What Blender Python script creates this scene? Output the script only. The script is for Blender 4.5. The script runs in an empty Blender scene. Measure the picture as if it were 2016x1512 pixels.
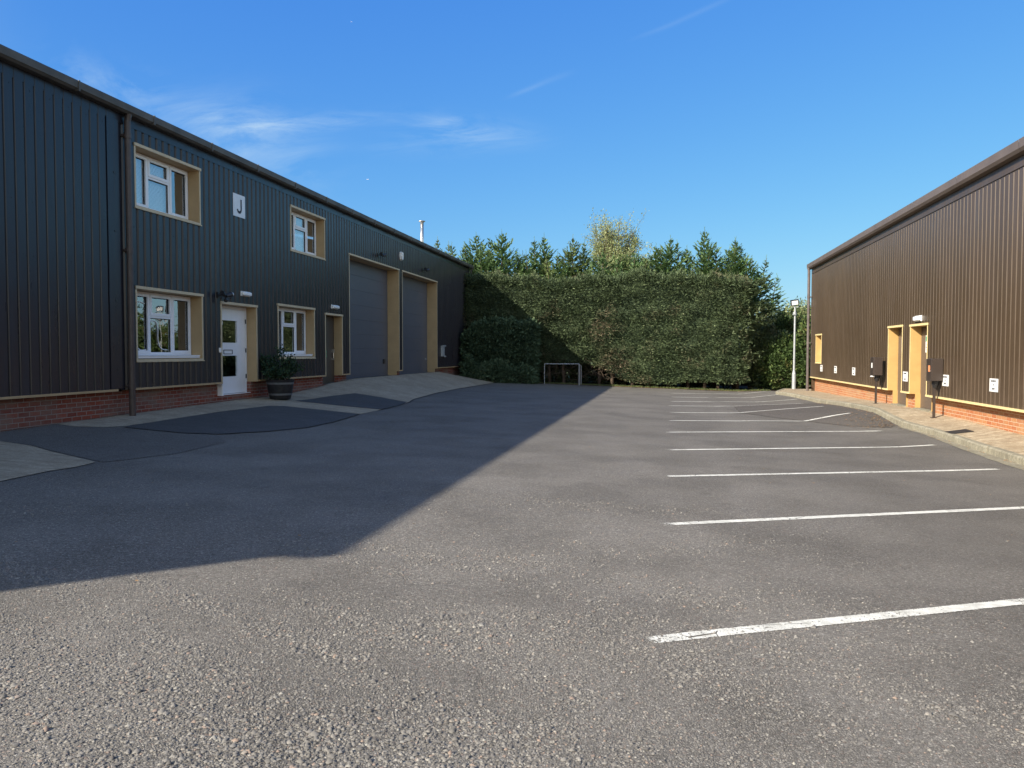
import bpy, bmesh, math, random
import numpy as np
from mathutils import Vector, Matrix

random.seed(7)
sc = bpy.context.scene
col = sc.collection
PI = math.pi

# ------------------------------------------------------------------ ground shape (metres; X across the yard, Y along it)
def tab(d):
    k = sorted(d); v = [d[a] for a in k]
    return lambda y: np.interp(y, k, v)
SX, SY = -.034, -.004
G = tab({-20:.36, 5:.33, 10:.34, 12.8:.38, 17:.42, 19:.41, 21:.5, 22.5:.6, 24:.66, 34:.64, 36.5:.45, 39.5:.3, 45:.3})
XE = tab({-20:-6.3, 5:-6.3, 13.4:-6.14, 14.6:-6.23, 16.7:-6.37, 18.2:-6.43, 21:-6.64, 22.3:-6.92, 26:-7.27, 29.3:-7.39, 37.7:-7.38, 60:-7.4})
XK = tab({-20:5.5, 18:5.5, 19.7:5.4, 22:5.32, 25:5.27, 28:5.2, 30:5.1, 32:4.75, 60:4.7})
XB = tab({-20:4.0, 17:4.2, 19.2:5.0, 19.95:4.5, 20.9:3.55, 23:2.2, 26:2.3, 29:3.4, 60:3.6})
HK = tab({-20:0, 13:.01, 15:.03, 17.7:.077, 19.2:.08, 19.8:.1, 20.5:.18, 21.4:.26, 22.4:.26, 25.2:.21, 28:.12, 30:.13, 32:.16, 36:.16, 38:.06, 60:0})
def gz(X, Y):
    Xc = min(max(X, -14.), 9.); Yc = min(max(Y, -20.), 60.)
    b = SX*Xc + SY*Yc
    e = XE(Yc); t = min(max((e-X)/(e+9.3), 0.), 1.05)
    b += (G(Yc) - (SX*-9.3 + SY*Yc))*t
    a = XB(Yc); k = XK(Yc)
    t = min(max((X-a)/(k-a), 0.), 1.)
    return float(b + HK(Yc)*t)

# ------------------------------------------------------------------ mesh helpers
class MB:
    def __init__(s): s.v = []; s.f = []; s.smooth = False
    def quad(s, a, b, c, d):
        n = len(s.v); s.v += [tuple(a), tuple(b), tuple(c), tuple(d)]; s.f.append((n, n+1, n+2, n+3)); return s
    def poly(s, pts):
        n = len(s.v); s.v += [tuple(p) for p in pts]; s.f.append(tuple(range(n, n+len(pts)))); return s
    def box(s, x0, x1, y0, y1, z0, z1):
        n = len(s.v)
        s.v += [(x0,y0,z0),(x1,y0,z0),(x1,y1,z0),(x0,y1,z0),(x0,y0,z1),(x1,y0,z1),(x1,y1,z1),(x0,y1,z1)]
        for q in ((0,3,2,1),(4,5,6,7),(0,1,5,4),(1,2,6,5),(2,3,7,6),(3,0,4,7)): s.f.append(tuple(n+i for i in q))
        return s
    def tube(s, a, b, r0, r1=None, n=12, caps=True):
        r1 = r0 if r1 is None else r1
        a = Vector(a); b = Vector(b); d = (b-a).normalized()
        u = d.orthogonal().normalized(); w = d.cross(u)
        k = len(s.v)
        for p, r in ((a, r0), (b, r1)):
            for i in range(n):
                t = 2*PI*i/n; s.v.append(tuple(p + (u*math.cos(t) + w*math.sin(t))*r))
        for i in range(n):
            j = (i+1) % n; s.f.append((k+i, k+j, k+n+j, k+n+i))
        if caps: s.f.append(tuple(k+i for i in reversed(range(n)))); s.f.append(tuple(k+n+i for i in range(n)))
        return s
    def lathe(s, c, prof, n=28):
        k = len(s.v)
        for (r, z) in prof:
            for i in range(n):
                t = 2*PI*i/n; s.v.append((c[0]+r*math.cos(t), c[1]+r*math.sin(t), c[2]+z))
        for q in range(len(prof)-1):
            for i in range(n):
                j = (i+1) % n; s.f.append((k+q*n+i, k+q*n+j, k+(q+1)*n+j, k+(q+1)*n+i))
        return s
    def path(s, pts, r, n=8):
        for a, b in zip(pts[:-1], pts[1:]): s.tube(a, b, r, r, n, True)
        return s
    def build(s, name, mat, parent=None, bevel=0, smooth=False):
        me = bpy.data.meshes.new(name); me.from_pydata(s.v, [], s.f); me.update()
        if mat: me.materials.append(mat)
        o = bpy.data.objects.new(name, me); col.objects.link(o)
        if parent: o.parent = parent
        if bevel:
            m = o.modifiers.new('b', 'BEVEL'); m.width = bevel; m.segments = 2; m.limit_method = 'ANGLE'; m.angle_limit = math.radians(40)
        if smooth:
            for p in me.polygons: p.use_smooth = True
        return o
def empty(name, loc, label, cat, group=None):
    o = bpy.data.objects.new(name, None); col.objects.link(o); o.location = loc; tag(o, label, cat, group); o.empty_display_size = .2
    return o
def tag(o, label=None, cat=None, group=None, kind=None):
    if label: o['label'] = label
    if cat: o['category'] = cat
    if group: o['group'] = group
    if kind: o['kind'] = kind
    return o
def adopt(parent, *objs):        # meshes are written in world metres; keep them there under an empty that stands elsewhere
    for o in objs:
        o.parent = parent; o.matrix_parent_inverse = Matrix.Translation(parent.location).inverted()
def part(mb, name, mat, parent, **k):
    o = mb.build(name, mat, None, **k)
    root = parent
    off = Vector((0,0,0))
    while root is not None: off += root.location; root = root.parent
    o.data.transform(Matrix.Translation(-off)); o.parent = parent
    return o

def sheet(name, pts, mat, dz, step=.35, kind='structure'):
    """flat polygon laid on the ground shape"""
    bm = bmesh.new()
    f = bm.faces.new([bm.verts.new((p[0], p[1], 0)) for p in pts])
    xs = [p[0] for p in pts]; ys = [p[1] for p in pts]
    def cut(co, no): bmesh.ops.bisect_plane(bm, geom=bm.verts[:]+bm.edges[:]+bm.faces[:], plane_co=co, plane_no=no)
    x = min(xs)+step
    while x < max(xs): cut((x,0,0), (1,0,0)); x += step
    y = min(ys)+step
    while y < max(ys): cut((0,y,0), (0,1,0)); y += step
    for v in bm.verts: v.co.z = gz(v.co.x, v.co.y) + dz
    me = bpy.data.meshes.new(name); bm.to_mesh(me); bm.free()
    me.materials.append(mat)
    if me.polygons[0].normal.z < 0: me.flip_normals()
    o = bpy.data.objects.new(name, me); col.objects.link(o); tag(o, kind=kind)
    return o

# ------------------------------------------------------------------ materials
class NT:
    def __init__(s, name, rough=.8, spec=.3):
        s.m = bpy.data.materials.new(name); s.m.use_nodes = True
        s.t = s.m.node_tree; s.n = s.t.nodes; s.b = s.n['Principled BSDF']
        s.set('Roughness', rough); s.set('Specular IOR Level', spec)
        tc = s.n.new('ShaderNodeTexCoord'); s.co = tc.outputs['Object']
        g = s.n.new('ShaderNodeNewGeometry'); s.pos = g.outputs['Position']
    def set(s, k, v):
        if isinstance(v, (int, float)): s.b.inputs[k].default_value = v
        elif isinstance(v, tuple): s.b.inputs[k].default_value = (*v, 1) if len(v) == 3 else v
        else: s.t.links.new(v, s.b.inputs[k])
        return s
    def link(s, a, inp):
        if isinstance(a, (int, float)): inp.default_value = a
        elif isinstance(a, tuple): inp.default_value = (*a, 1) if (len(a) == 3 and inp.type == 'RGBA') else a
        else: s.t.links.new(a, inp)
    def noise(s, scale, detail=3, rough=.5, vec=None, dist=0, out='Fac'):
        x = s.n.new('ShaderNodeTexNoise'); x.inputs['Scale'].default_value = scale; x.inputs['Detail'].default_value = detail
        x.inputs['Roughness'].default_value = rough; x.inputs['Distortion'].default_value = dist
        s.t.links.new(vec or s.pos, x.inputs['Vector']); return x.outputs[out]
    def vor(s, scale, out='Distance', vec=None, rnd=1, feat='F1'):
        x = s.n.new('ShaderNodeTexVoronoi'); x.feature = feat; x.inputs['Scale'].default_value = scale; x.inputs['Randomness'].default_value = rnd
        s.t.links.new(vec or s.pos, x.inputs['Vector']); return x.outputs[out]
    def math(s, op, a, b=0., c=None, clamp=False):
        x = s.n.new('ShaderNodeMath'); x.operation = op; x.use_clamp = clamp
        s.link(a, x.inputs[0]); s.link(b, x.inputs[1])
        if c is not None: s.link(c, x.inputs[2])
        return x.outputs[0]
    def ramp(s, a, lo, hi, o0=0., o1=1.):
        x = s.n.new('ShaderNodeMapRange'); s.link(a, x.inputs[0])
        for i, v in enumerate((lo, hi, o0, o1)): x.inputs[i+1].default_value = v
        return x.outputs[0]
    def mix(s, f, a, b, blend='MIX'):
        x = s.n.new('ShaderNodeMix'); x.data_type = 'RGBA'; x.blend_type = blend
        s.link(f, x.inputs[0]); s.link(a, x.inputs[6]); s.link(b, x.inputs[7]); return x.outputs[2]
    def scale(s, vec, v):
        x = s.n.new('ShaderNodeVectorMath'); x.operation = 'MULTIPLY'; s.t.links.new(vec, x.inputs[0]); x.inputs[1].default_value = v
        return x.outputs[0]
    def bump(s, h, dist=.01, strength=1., prev=None):
        x = s.n.new('ShaderNodeBump'); x.inputs['Distance'].default_value = dist; s.link(strength, x.inputs['Strength'])
        s.t.links.new(h, x.inputs['Height'])
        if prev: s.t.links.new(prev, x.inputs['Normal'])
        return x.outputs[0]

def simple(name, c, rough=.5, spec=.5, metal=0, vary=.12, sc_=6., bump=0):
    m = NT(name, rough, spec); m.set('Metallic', metal)
    n = m.noise(sc_, 4, .6)
    d = tuple(max(0, x*(1-vary)) for x in c); l = tuple(min(1, x*(1+vary)) for x in c)
    m.set('Base Color', m.mix(m.ramp(n, .3, .7), d, l))
    if bump: m.set('Normal', m.bump(m.noise(sc_*20, 3), bump))
    return m.m

def asphalt(name, lo, hi, stone=1., coarse=True, redness=.3):
    m = NT(name, .85, .3)
    S = 88
    cellc = m.vor(S, 'Color'); sep = m.n.new('ShaderNodeSeparateColor'); m.t.links.new(cellc, sep.inputs[0])
    rnd, rnd2, rnd3 = sep.outputs[0], sep.outputs[1], sep.outputs[2]
    edge = m.vor(S, 'Distance', None, 1, 'DISTANCE_TO_EDGE')
    wear = m.ramp(m.noise(.8, 3, .5), .40, .62) if coarse else 0.
    # every chipping its own grey, set in darker binder
    base = m.mix(m.ramp(rnd, 0, 1), tuple(x*.78 for x in lo), hi)
    pale = m.math('MULTIPLY', m.ramp(rnd2, .90, .94), stone)
    base = m.mix(m.math('MULTIPLY', pale, .55), base, tuple(min(.6, x*2.1) for x in hi))
    red = m.ramp(rnd3, .92, .94)
    base = m.mix(m.math('MULTIPLY', red, redness), base, (hi[0]*1.3, hi[1]*.85, hi[2]*.7))
    gap = m.ramp(edge, .0, .16, 1, 0)
    gapamt = m.math('ADD', m.math('MULTIPLY', wear, .35) if coarse else 0., .55)
    sinks = m.ramp(m.vor(34, 'Color'), .80, .9)
    base = m.mix(m.math('MULTIPLY', gap, gapamt), base, tuple(x*.22 for x in lo))
    pit = m.ramp(m.vor(52, 'Color'), .82, .86); pe = m.ramp(m.vor(52), .28, .42, 1, 0)
    base = m.mix(m.math('MULTIPLY', m.math('MULTIPLY', pit, pe), .75*min(1, stone)), base, tuple(x*.14 for x in lo))
    fine = m.noise(330, 2, .65)
    base = m.mix(m.ramp(fine, .52, .68, .0, .7), base, tuple(x*.4 for x in lo))
    base = m.mix(m.ramp(fine, .30, .42, .45, 0), base, tuple(min(.7, x*1.5) for x in hi))
    big = m.noise(.28, 4, .55); mid = m.noise(1.7, 5, .62)
    g1 = m.noise(42, 3, .75)
    base = m.mix(m.ramp(g1, .55, .68, 0, .55), base, tuple(x*.42 for x in lo))
    base = m.mix(m.ramp(g1, .32, .44, .40, 0), base, tuple(min(.6, x*1.35) for x in hi))
    base = m.mix(m.ramp(big, .35, .65, .0, .15), base, tuple(x*1.2 for x in hi))
    if coarse:      # the bays have had less tyre polish and stay darker than the lane
        sx = m.n.new('ShaderNodeSeparateXYZ'); m.t.links.new(m.pos, sx.inputs[0])
        wob = m.math('MULTIPLY', m.math('SUBTRACT', m.noise(.5, 3), .5), 2.4)
        bay_ = m.math('MULTIPLY', m.ramp(m.math('ADD', sx.outputs[0], wob), .2, 2.2), m.ramp(sx.outputs[1], 2.5, 7.))
        far_ = m.ramp(m.math('ADD', sx.outputs[1], wob), 5., 16.)
        base = m.mix(m.math('MULTIPLY', m.math('MAXIMUM', bay_, far_), .42), base, tuple(x*.62 for x in lo))
    base = m.mix(m.ramp(mid, .38, .7, .0, .12), base, tuple(x*.7 for x in lo))
    spot = m.ramp(m.noise(3.1, 2, .5), .66, .72)
    base = m.mix(m.math('MULTIPLY', spot, .25), base, tuple(x*.5 for x in lo))
    # long drag marks and stains
    st = m.ramp(m.noise(1.1, 4, .6, m.scale(m.pos, (1.4, .16, 1)), .4), .56, .72, 0, .13)
    base = m.mix(st, base, tuple(x*.62 for x in lo))
    m.set('Base Color', base)
    h = m.math('MULTIPLY', m.ramp(edge, 0, .28), m.ramp(rnd2, 0, 1, .35, 1.))
    nb = m.bump(h, .006*stone, m.math('ADD', m.math('MULTIPLY', wear, .5) if coarse else 0., .5))
    nb = m.bump(fine, .0022, 1., nb)
    m.set('Normal', nb)
    m.set('Roughness', m.ramp(mid, .3, .7, .78, .95))
    return m.m

def concrete(name, c0, c1, streak=1., crack=True):
    m = NT(name, .9, .2)
    n1 = m.noise(1.3, 5, .6); n2 = m.noise(28, 4, .65); n3 = m.noise(160, 2, .6)
    st = m.noise(6, 4, .6, m.scale(m.pos, (.35, 3.2, 1)), .6)
    c = m.mix(m.ramp(n1, .3, .7), c0, c1)
    c = m.mix(m.ramp(n2, .40, .66, 0, .6), c, tuple(x*.5 for x in c0))
    n4 = m.noise(7, 5, .7, None, .8); c = m.mix(m.ramp(n4, .42, .66, 0, .55*streak), c, (c0[0]*.58, c0[1]*.52, c0[2]*.45))
    c = m.mix(m.ramp(n3, .4, .7, 0, .35), c, tuple(min(1, x*1.35) for x in c1))
    c = m.mix(m.ramp(st, .45, .65, 0, .5*streak), c, tuple(x*.5 for x in c0))
    m.set('Base Color', c)
    m.set('Normal', m.bump(m.noise(60, 4, .6), .008, 1., m.bump(st, .01*streak+.001, 1.)))
    return m.m

def brick(name, c1, c2, mortar, dirt, dirt_amt=.6):
    m = NT(name, .88, .2)
    sep = m.n.new('ShaderNodeSeparateXYZ'); m.t.links.new(m.pos, sep.inputs[0])
    cb = m.n.new('ShaderNodeCombineXYZ'); m.t.links.new(m.math('ADD', sep.outputs[1], sep.outputs[0]), cb.inputs[0]); m.t.links.new(sep.outputs[2], cb.inputs[1])
    b = m.n.new('ShaderNodeTexBrick'); m.t.links.new(cb.outputs[0], b.inputs['Vector'])
    b.inputs['Color1'].default_value = (*c1, 1); b.inputs['Color2'].default_value = (*c2, 1); b.inputs['Mortar'].default_value = (*mortar, 1)
    b.inputs['Scale'].default_value = 1; b.inputs['Brick Width'].default_value = .225; b.inputs['Row Height'].default_value = .075
    b.inputs['Mortar Size'].default_value = .006; b.inputs['Mortar Smooth'].default_value = .15; b.inputs['Bias'].default_value = -.1
    c = m.mix(m.ramp(m.noise(35, 4, .6), .35, .7, 0, .4), b.outputs[0], tuple(x*.55 for x in c1))
    d = m.ramp(m.noise(1.4, 5, .65, m.scale(m.pos, (1, .8, 2.2))), .42, .68)
    c = m.mix(m.math('MULTIPLY', d, dirt_amt), c, dirt)
    m.set('Base Color', c)
    m.set('Normal', m.bump(m.math('SUBTRACT', m.math('MULTIPLY', m.noise(90, 3), .3), b.outputs['Fac']), .006, 1.))
    return m.m

def clad(name, c, rough, spec=.5, coat=0., screws=True):
    m = NT(name, rough, spec)
    n = m.noise(.6, 4, .6, m.scale(m.pos, (1, 1, .35))); n2 = m.noise(9, 4, .6, m.scale(m.pos, (1, 1, .12)))
    col_ = m.mix(m.ramp(n, .3, .7), tuple(x*.88 for x in c), tuple(x*1.12 for x in c))
    col_ = m.mix(m.ramp(n2, .5, .75, 0, .25), col_, tuple(x*1.5+.01 for x in c))
    spy = m.n.new('ShaderNodeSeparateXYZ'); m.t.links.new(m.pos, spy.inputs[0]); wn = m.n.new('ShaderNodeTexWhiteNoise'); wn.noise_dimensions = '1D'; m.t.links.new(m.math('FLOOR', spy.outputs[1]), wn.inputs['W'])
    col_ = m.mix(m.ramp(wn.outputs['Value'], 0, 1, 0, .22), col_, tuple(x*1.6 for x in c))
    # rain streaks hanging from the eaves and dusty splash at the foot, broken up by noise
    sp = m.n.new('ShaderNodeSeparateXYZ'); m.t.links.new(m.pos, sp.inputs[0])
    st = m.ramp(m.noise(7, 4, .7, m.scale(m.pos, (1, 1.6, .06))), .56, .72)
    col_ = m.mix(m.math('MULTIPLY', st, .28), col_, tuple(x*2.2+.012 for x in c))
    dust = m.math('MULTIPLY', m.ramp(sp.outputs[2], .5, 1.5, 1, 0), m.ramp(m.noise(2.4, 5, .7), .38, .7))
    col_ = m.mix(m.math('MULTIPLY', dust, .35), col_, tuple(x*1.8+.02 for x in c))
    m.set('Base Color', col_); m.set('Roughness', m.ramp(n2, .3, .7, rough*.85, rough*1.2))
    m.set('Normal', m.bump(m.noise(1.2, 2, .5), .02, .25))
    if coat: m.set('Coat Weight', coat); m.set('Coat Roughness', .12)
    return m.m

def leafmat(name, dark, mid, lite, dead=None, dead_amt=0., dead_scale=.7, trans=.25):
    m = NT(name, .62, .25)
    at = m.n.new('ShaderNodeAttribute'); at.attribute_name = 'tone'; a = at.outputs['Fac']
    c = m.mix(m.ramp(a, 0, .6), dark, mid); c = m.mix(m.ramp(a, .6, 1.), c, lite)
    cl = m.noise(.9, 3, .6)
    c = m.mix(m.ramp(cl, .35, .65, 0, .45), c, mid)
    if dead:
        vd = m.n.new('ShaderNodeVectorMath'); vd.operation = 'DISTANCE'; m.t.links.new(m.pos, vd.inputs[0]); vd.inputs[1].default_value = (-1.9, 38.0, .95)
        bare = m.ramp(m.math('ADD', vd.outputs['Value'], m.math('MULTIPLY', m.noise(3., 3), 1.2)), 1.1, 1.7, 1, 0)
        dm = m.math('MULTIPLY', m.math('MAXIMUM', bare, m.ramp(m.noise(dead_scale, 5, .7), .53, .63)), m.ramp(a, .15, .45))
        c = m.mix(m.math('MULTIPLY', dm, dead_amt), c, dead)
    m.set('Base Color', c)
    tr = m.n.new('ShaderNodeBsdfTranslucent'); m.t.links.new(c, tr.inputs[0])
    mx = m.n.new('ShaderNodeMixShader'); mx.inputs[0].default_value = trans
    m.t.links.new(m.b.outputs[0], mx.inputs[1]); m.t.links.new(tr.outputs[0], mx.inputs[2])
    m.t.links.new(mx.outputs[0], m.n['Material Output'].inputs[0])
    return m.m

def glassmat(name, tint, refl=.35):
    m = bpy.data.materials.new(name); m.use_nodes = True; t = m.node_tree; n = t.nodes; n.clear()
    out = n.new('ShaderNodeOutputMaterial'); mix = n.new('ShaderNodeMixShader'); tr = n.new('ShaderNodeBsdfTransparent'); gl = n.new('ShaderNodeBsdfGlossy')
    tr.inputs[0].default_value = (*tint, 1); gl.inputs['Roughness'].default_value = .015; gl.inputs[0].default_value = (.95, .97, 1, 1)
    lw = n.new('ShaderNodeLayerWeight'); lw.inputs[0].default_value = .5
    mr = n.new('ShaderNodeMapRange'); t.links.new(lw.outputs['Facing'], mr.inputs[0]); mr.inputs[3].default_value = refl*.6; mr.inputs[4].default_value = min(1, refl*1.6)
    no = n.new('ShaderNodeTexNoise'); no.inputs['Scale'].default_value = 1.6; g = n.new('ShaderNodeNewGeometry'); t.links.new(g.outputs['Position'], no.inputs[0])
    bp = n.new('ShaderNodeBump'); bp.inputs['Distance'].default_value = .01; bp.inputs['Strength'].default_value = .3; t.links.new(no.outputs[0], bp.inputs['Height'])
    t.links.new(bp.outputs[0], gl.inputs['Normal'])
    t.links.new(mr.outputs[0], mix.inputs[0]); t.links.new(tr.outputs[0], mix.inputs[1]); t.links.new(gl.outputs[0], mix.inputs[2]); t.links.new(mix.outputs[0], out.inputs[0])
    return m

M = {}
M['asphalt'] = asphalt('asphalt', (.172, .160, .140), (.290, .269, .236))
M['patch'] = asphalt('newer_asphalt', (.075, .074, .073), (.12, .118, .114), .35, False, .1)
M['patch_brown'] = asphalt('repaired_asphalt', (.095, .086, .076), (.150, .135, .118), .6, False, .3)
M['patch_old'] = asphalt('older_asphalt', (.12, .112, .10), (.20, .187, .165), .8, False, .2)
M['concrete'] = concrete('brushed_concrete', (.33, .275, .20), (.54, .46, .34), .85)
M['pave'] = concrete('buff_paving', (.40, .31, .20), (.62, .53, .38), 1.6)
M['kerb'] = concrete('kerb_concrete', (.25, .23, .17), (.40, .37, .28), .9)
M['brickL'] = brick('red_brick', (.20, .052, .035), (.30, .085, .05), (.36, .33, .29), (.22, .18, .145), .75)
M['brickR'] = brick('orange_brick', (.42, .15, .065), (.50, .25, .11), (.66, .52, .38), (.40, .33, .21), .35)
M['cladL'] = clad('cladding_left', (.0135, .0135, .0205), .31, .46)  # blue-black cast of the shade is put into this base colour
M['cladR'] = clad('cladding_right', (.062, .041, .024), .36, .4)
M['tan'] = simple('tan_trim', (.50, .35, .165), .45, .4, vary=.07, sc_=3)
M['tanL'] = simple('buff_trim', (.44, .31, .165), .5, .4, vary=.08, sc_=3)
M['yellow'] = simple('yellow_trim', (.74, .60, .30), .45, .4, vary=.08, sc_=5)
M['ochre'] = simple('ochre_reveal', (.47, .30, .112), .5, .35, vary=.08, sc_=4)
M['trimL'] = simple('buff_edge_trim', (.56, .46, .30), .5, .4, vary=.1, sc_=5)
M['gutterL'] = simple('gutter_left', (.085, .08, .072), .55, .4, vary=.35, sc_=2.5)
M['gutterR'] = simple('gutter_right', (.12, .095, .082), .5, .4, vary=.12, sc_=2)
M['roof'] = simple('roof_sheet', (.12, .115, .11), .6, .4)
M['garage'] = simple('garage_door_paint', (.10, .105, .125), .42, .5, vary=.06, sc_=1)
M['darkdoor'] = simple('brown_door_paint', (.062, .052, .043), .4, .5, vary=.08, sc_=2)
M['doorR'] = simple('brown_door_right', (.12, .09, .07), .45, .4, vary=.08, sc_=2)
M['pvc'] = simple('white_pvc', (.84, .85, .87), .3, .5, vary=.03)
M['white'] = simple('white_paint', (.80, .80, .78), .4, .4, vary=.04)
M['black'] = simple('black_plastic', (.02, .02, .022), .4, .5)
M['rubber'] = simple('black_rubber', (.012, .012, .012), .8, .2)
M['steel'] = simple('brushed_steel', (.55, .55, .54), .3, .5, metal=.9)
M['galv'] = simple('galvanised_steel', (.40, .42, .43), .5, .5, metal=.3, vary=.12, sc_=9)
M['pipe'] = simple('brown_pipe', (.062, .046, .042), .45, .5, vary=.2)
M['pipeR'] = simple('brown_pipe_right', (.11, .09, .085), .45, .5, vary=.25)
M['box'] = simple('dark_brown_steel', (.045, .033, .027), .4, .5, vary=.08)
M['wall_in'] = simple('interior_wall', (.35, .34, .32), .9, .1)
M['blind'] = simple('blind_slat', (.72, .72, .70), .6, .3, vary=.03)
M['line'] = None
M['joint'] = simple('dirty_joint', (.075, .07, .062), .95, .1, vary=.5, sc_=14)
M['green'] = simple('green_sign', (.03, .32, .16), .5, .3)
M['orange'] = simple('orange_label', (.75, .28, .12), .5, .3)
M['ink'] = simple('ink', (.03, .035, .05), .6, .2)
M['glass_sky'] = glassmat('window_glass_upper', (.9, .93, .95), .34)
M['glass_low'] = glassmat('window_glass_lower', (.85, .9, .88), .27)
M['lens'] = simple('lamp_lens', (.82, .84, .84), .15, .6, vary=.03)
M['bark'] = simple('bark', (.10, .075, .055), .9, .1, vary=.4, sc_=14, bump=.01)
M['soil'] = simple('soil', (.03, .022, .016), .95, .1, vary=.5, sc_=30, bump=.02)
M['litter'] = simple('dead_leaves', (.30, .19, .10), .8, .1, vary=.6, sc_=20)
M['hedge'] = leafmat('clipped_cypress', (.036, .058, .030), (.108, .145, .066), (.23, .28, .135), (.21, .155, .105), .8, .55, .15)
M['conifer'] = leafmat('cypress_sprays', (.045, .09, .036), (.115, .19, .07), (.24, .32, .13), None, 0, 1, .22)
M['conifer2'] = leafmat('cypress_sprays_olive', (.055, .09, .034), (.15, .20, .07), (.30, .34, .14), None, 0, 1, .22)
M['low'] = leafmat('low_hedge_leaves', (.028, .055, .030), (.10, .15, .08), (.24, .30, .16), None, 0, 1, .2)
M['laurel'] = leafmat('laurel_leaves', (.03, .055, .018), (.075, .12, .035), (.21, .26, .08), (.22, .14, .06), .5, .9, .2)
M['yellowgreen'] = leafmat('autumn_leaves', (.13, .17, .06), (.28, .32, .14), (.48, .50, .27), (.36, .28, .14), .3, .6, .3)
M['shrub'] = leafmat('planter_leaves', (.012, .03, .014), (.03, .06, .028), (.06, .11, .05), None, 0, 1, .1)

# road paint: worn, letting the asphalt show through at chips, cracks and ragged edges
m = NT('road_paint', .7, .3)
at_ = m.n.new('ShaderNodeAttribute'); at_.attribute_name = 'tone'
zone = m.ramp(m.noise(1.3, 3, .5), .36, .62, .08, .55)
thr = m.math('ADD', m.math('MULTIPLY', m.ramp(m.noise(55, 4, .75), .36, .68), m.math('ADD', zone, .26)), m.math('MULTIPLY', m.ramp(m.noise(240, 2, .7), .5, .7), .10))
cover = m.math('GREATER_THAN', at_.outputs['Fac'], thr)
vc = m.vor(3.1, 'Distance', m.scale(m.noise(9, 3, .6, None, 0, 'Color'), (.0, .0, .0)) if False else None, 1, 'DISTANCE_TO_EDGE')
crack = m.math('MULTIPLY', m.math('LESS_THAN', vc, .009), m.math('GREATER_THAN', m.noise(1.9, 2), .53))
chipn = m.math('GREATER_THAN', m.noise(42, 5, .8), m.ramp(m.noise(2.2, 2), .42, .65, .70, .54))
cover = m.math('MULTIPLY', cover, m.math('MULTIPLY', m.math('SUBTRACT', 1., crack), m.math('SUBTRACT', 1., chipn)))
m.set('Base Color', m.mix(m.ramp(m.noise(14, 4), .35, .7), (.76, .75, .68), (.54, .53, .47)))
m.set('Normal', m.bump(m.math('MULTIPLY', m.vor(88), -1.), .003, 1.))
tr = m.n.new('ShaderNodeBsdfTransparent'); mxs = m.n.new('ShaderNodeMixShader'); m.t.links.new(cover, mxs.inputs[0]); m.t.links.new(tr.outputs[0], mxs.inputs[1]); m.t.links.new(m.b.outputs[0], mxs.inputs[2])
m.t.links.new(mxs.outputs[0], m.n['Material Output'].inputs[0])
M['line'] = m.m

# ------------------------------------------------------------------ ground
def ground():
    ys = [-600, -200, -60, -30] + list(np.arange(-20, 48.01, .4)) + [55, 60, 90, 150, 300, 800]
    rows = []
    for y in ys:
        e, a, k = float(XE(y)), float(XB(y)), float(XK(y))
        xs = [-800, -200, -60, -30, -14, -11] + list(np.linspace(-9.3, e, 8)) + list(np.linspace(e, a, 16))[1:] + list(np.linspace(a, k, 7))[1:] + [6.5, 7.5, 9, 30, 90, 300, 800]
        rows.append(xs)
    v = [(x, y, gz(x, y)) for y, xs in zip(ys, rows) for x in xs]
    n = len(rows[0]); f = []
    for j in range(len(ys)-1):
        for i in range(n-1): f.append((j*n+i, j*n+i+1, (j+1)*n+i+1, (j+1)*n+i))
    mb = MB(); mb.v = v; mb.f = f
    o = mb.build('ground', M['asphalt'], smooth=False); tag(o, kind='structure')
ground()

# concrete apron down the left side, with newer asphalt laid into it
ys = list(np.arange(18.2, 37.7, .5)) + [37.7]
ap = [(float(XE(y)), float(y)) for y in ys] + [(-8.2, 39.4), (-9.38, 39.4), (-9.38, 11.3), (-9.0, 11.2), (-8.6, 11.4), (-8.45, 11.7), (-8.43, 12.6), (-8.47, 14.4), (-8.38, 16.4), (-8.11, 16.67), (-7.2, 16.72), (-6.4, 16.72)]
sheet('concrete_apron', ap, M['concrete'], .006)
sheet('asphalt_patch', [(-8.5, 17.97), (-8.45, 19.6), (-8.24, 21.19), (-7.5, 21.2), (-6.7, 21.0), (-6.5, 19.8), (-6.44, 18.8), (-6.5, 18.17), (-7.5, 18.02)], M['patch'], .012)
sheet('asphalt_patch', [(-8.09, 16.62), (-8.34, 16.36), (-8.43, 14.4), (-8.40, 12.6), (-8.41, 11.8), (-8.37, 11.53), (-7.35, 11.46), (-6.81, 11.66), (-6.4, 12.5), (-6.14, 13.44), (-6.16, 14.77), (-6.37, 16.64), (-7.2, 16.66)], M['patch'], .012)
sheet('asphalt_patch', [(-9.38, 8.8), (-9.38, 11.25), (-9.0, 11.15), (-8.5, 11.3), (-8.37, 11.5), (-7.35, 11.43), (-6.81, 11.6), (-6.3, 11.0), (-6.2, 9.6), (-6.4, 8.8), (-6.5, 8.55), (-7.53, 9.0), (-8.1, 9.3), (-8.7, 9.42), (-9.0, 9.2)], M['patch_old'], .006)
sheet('concrete_apron', [(-9.38, 9.0), (-8.66, 9.38), (-8.1, 9.26), (-7.53, 8.95), (-6.55, 8.5), (-6.5, 8.1), (-6.55, 7.78), (-6.51, 7.04), (-6.5, 3), (-9.38, 3)], M['concrete'], .010)
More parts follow.
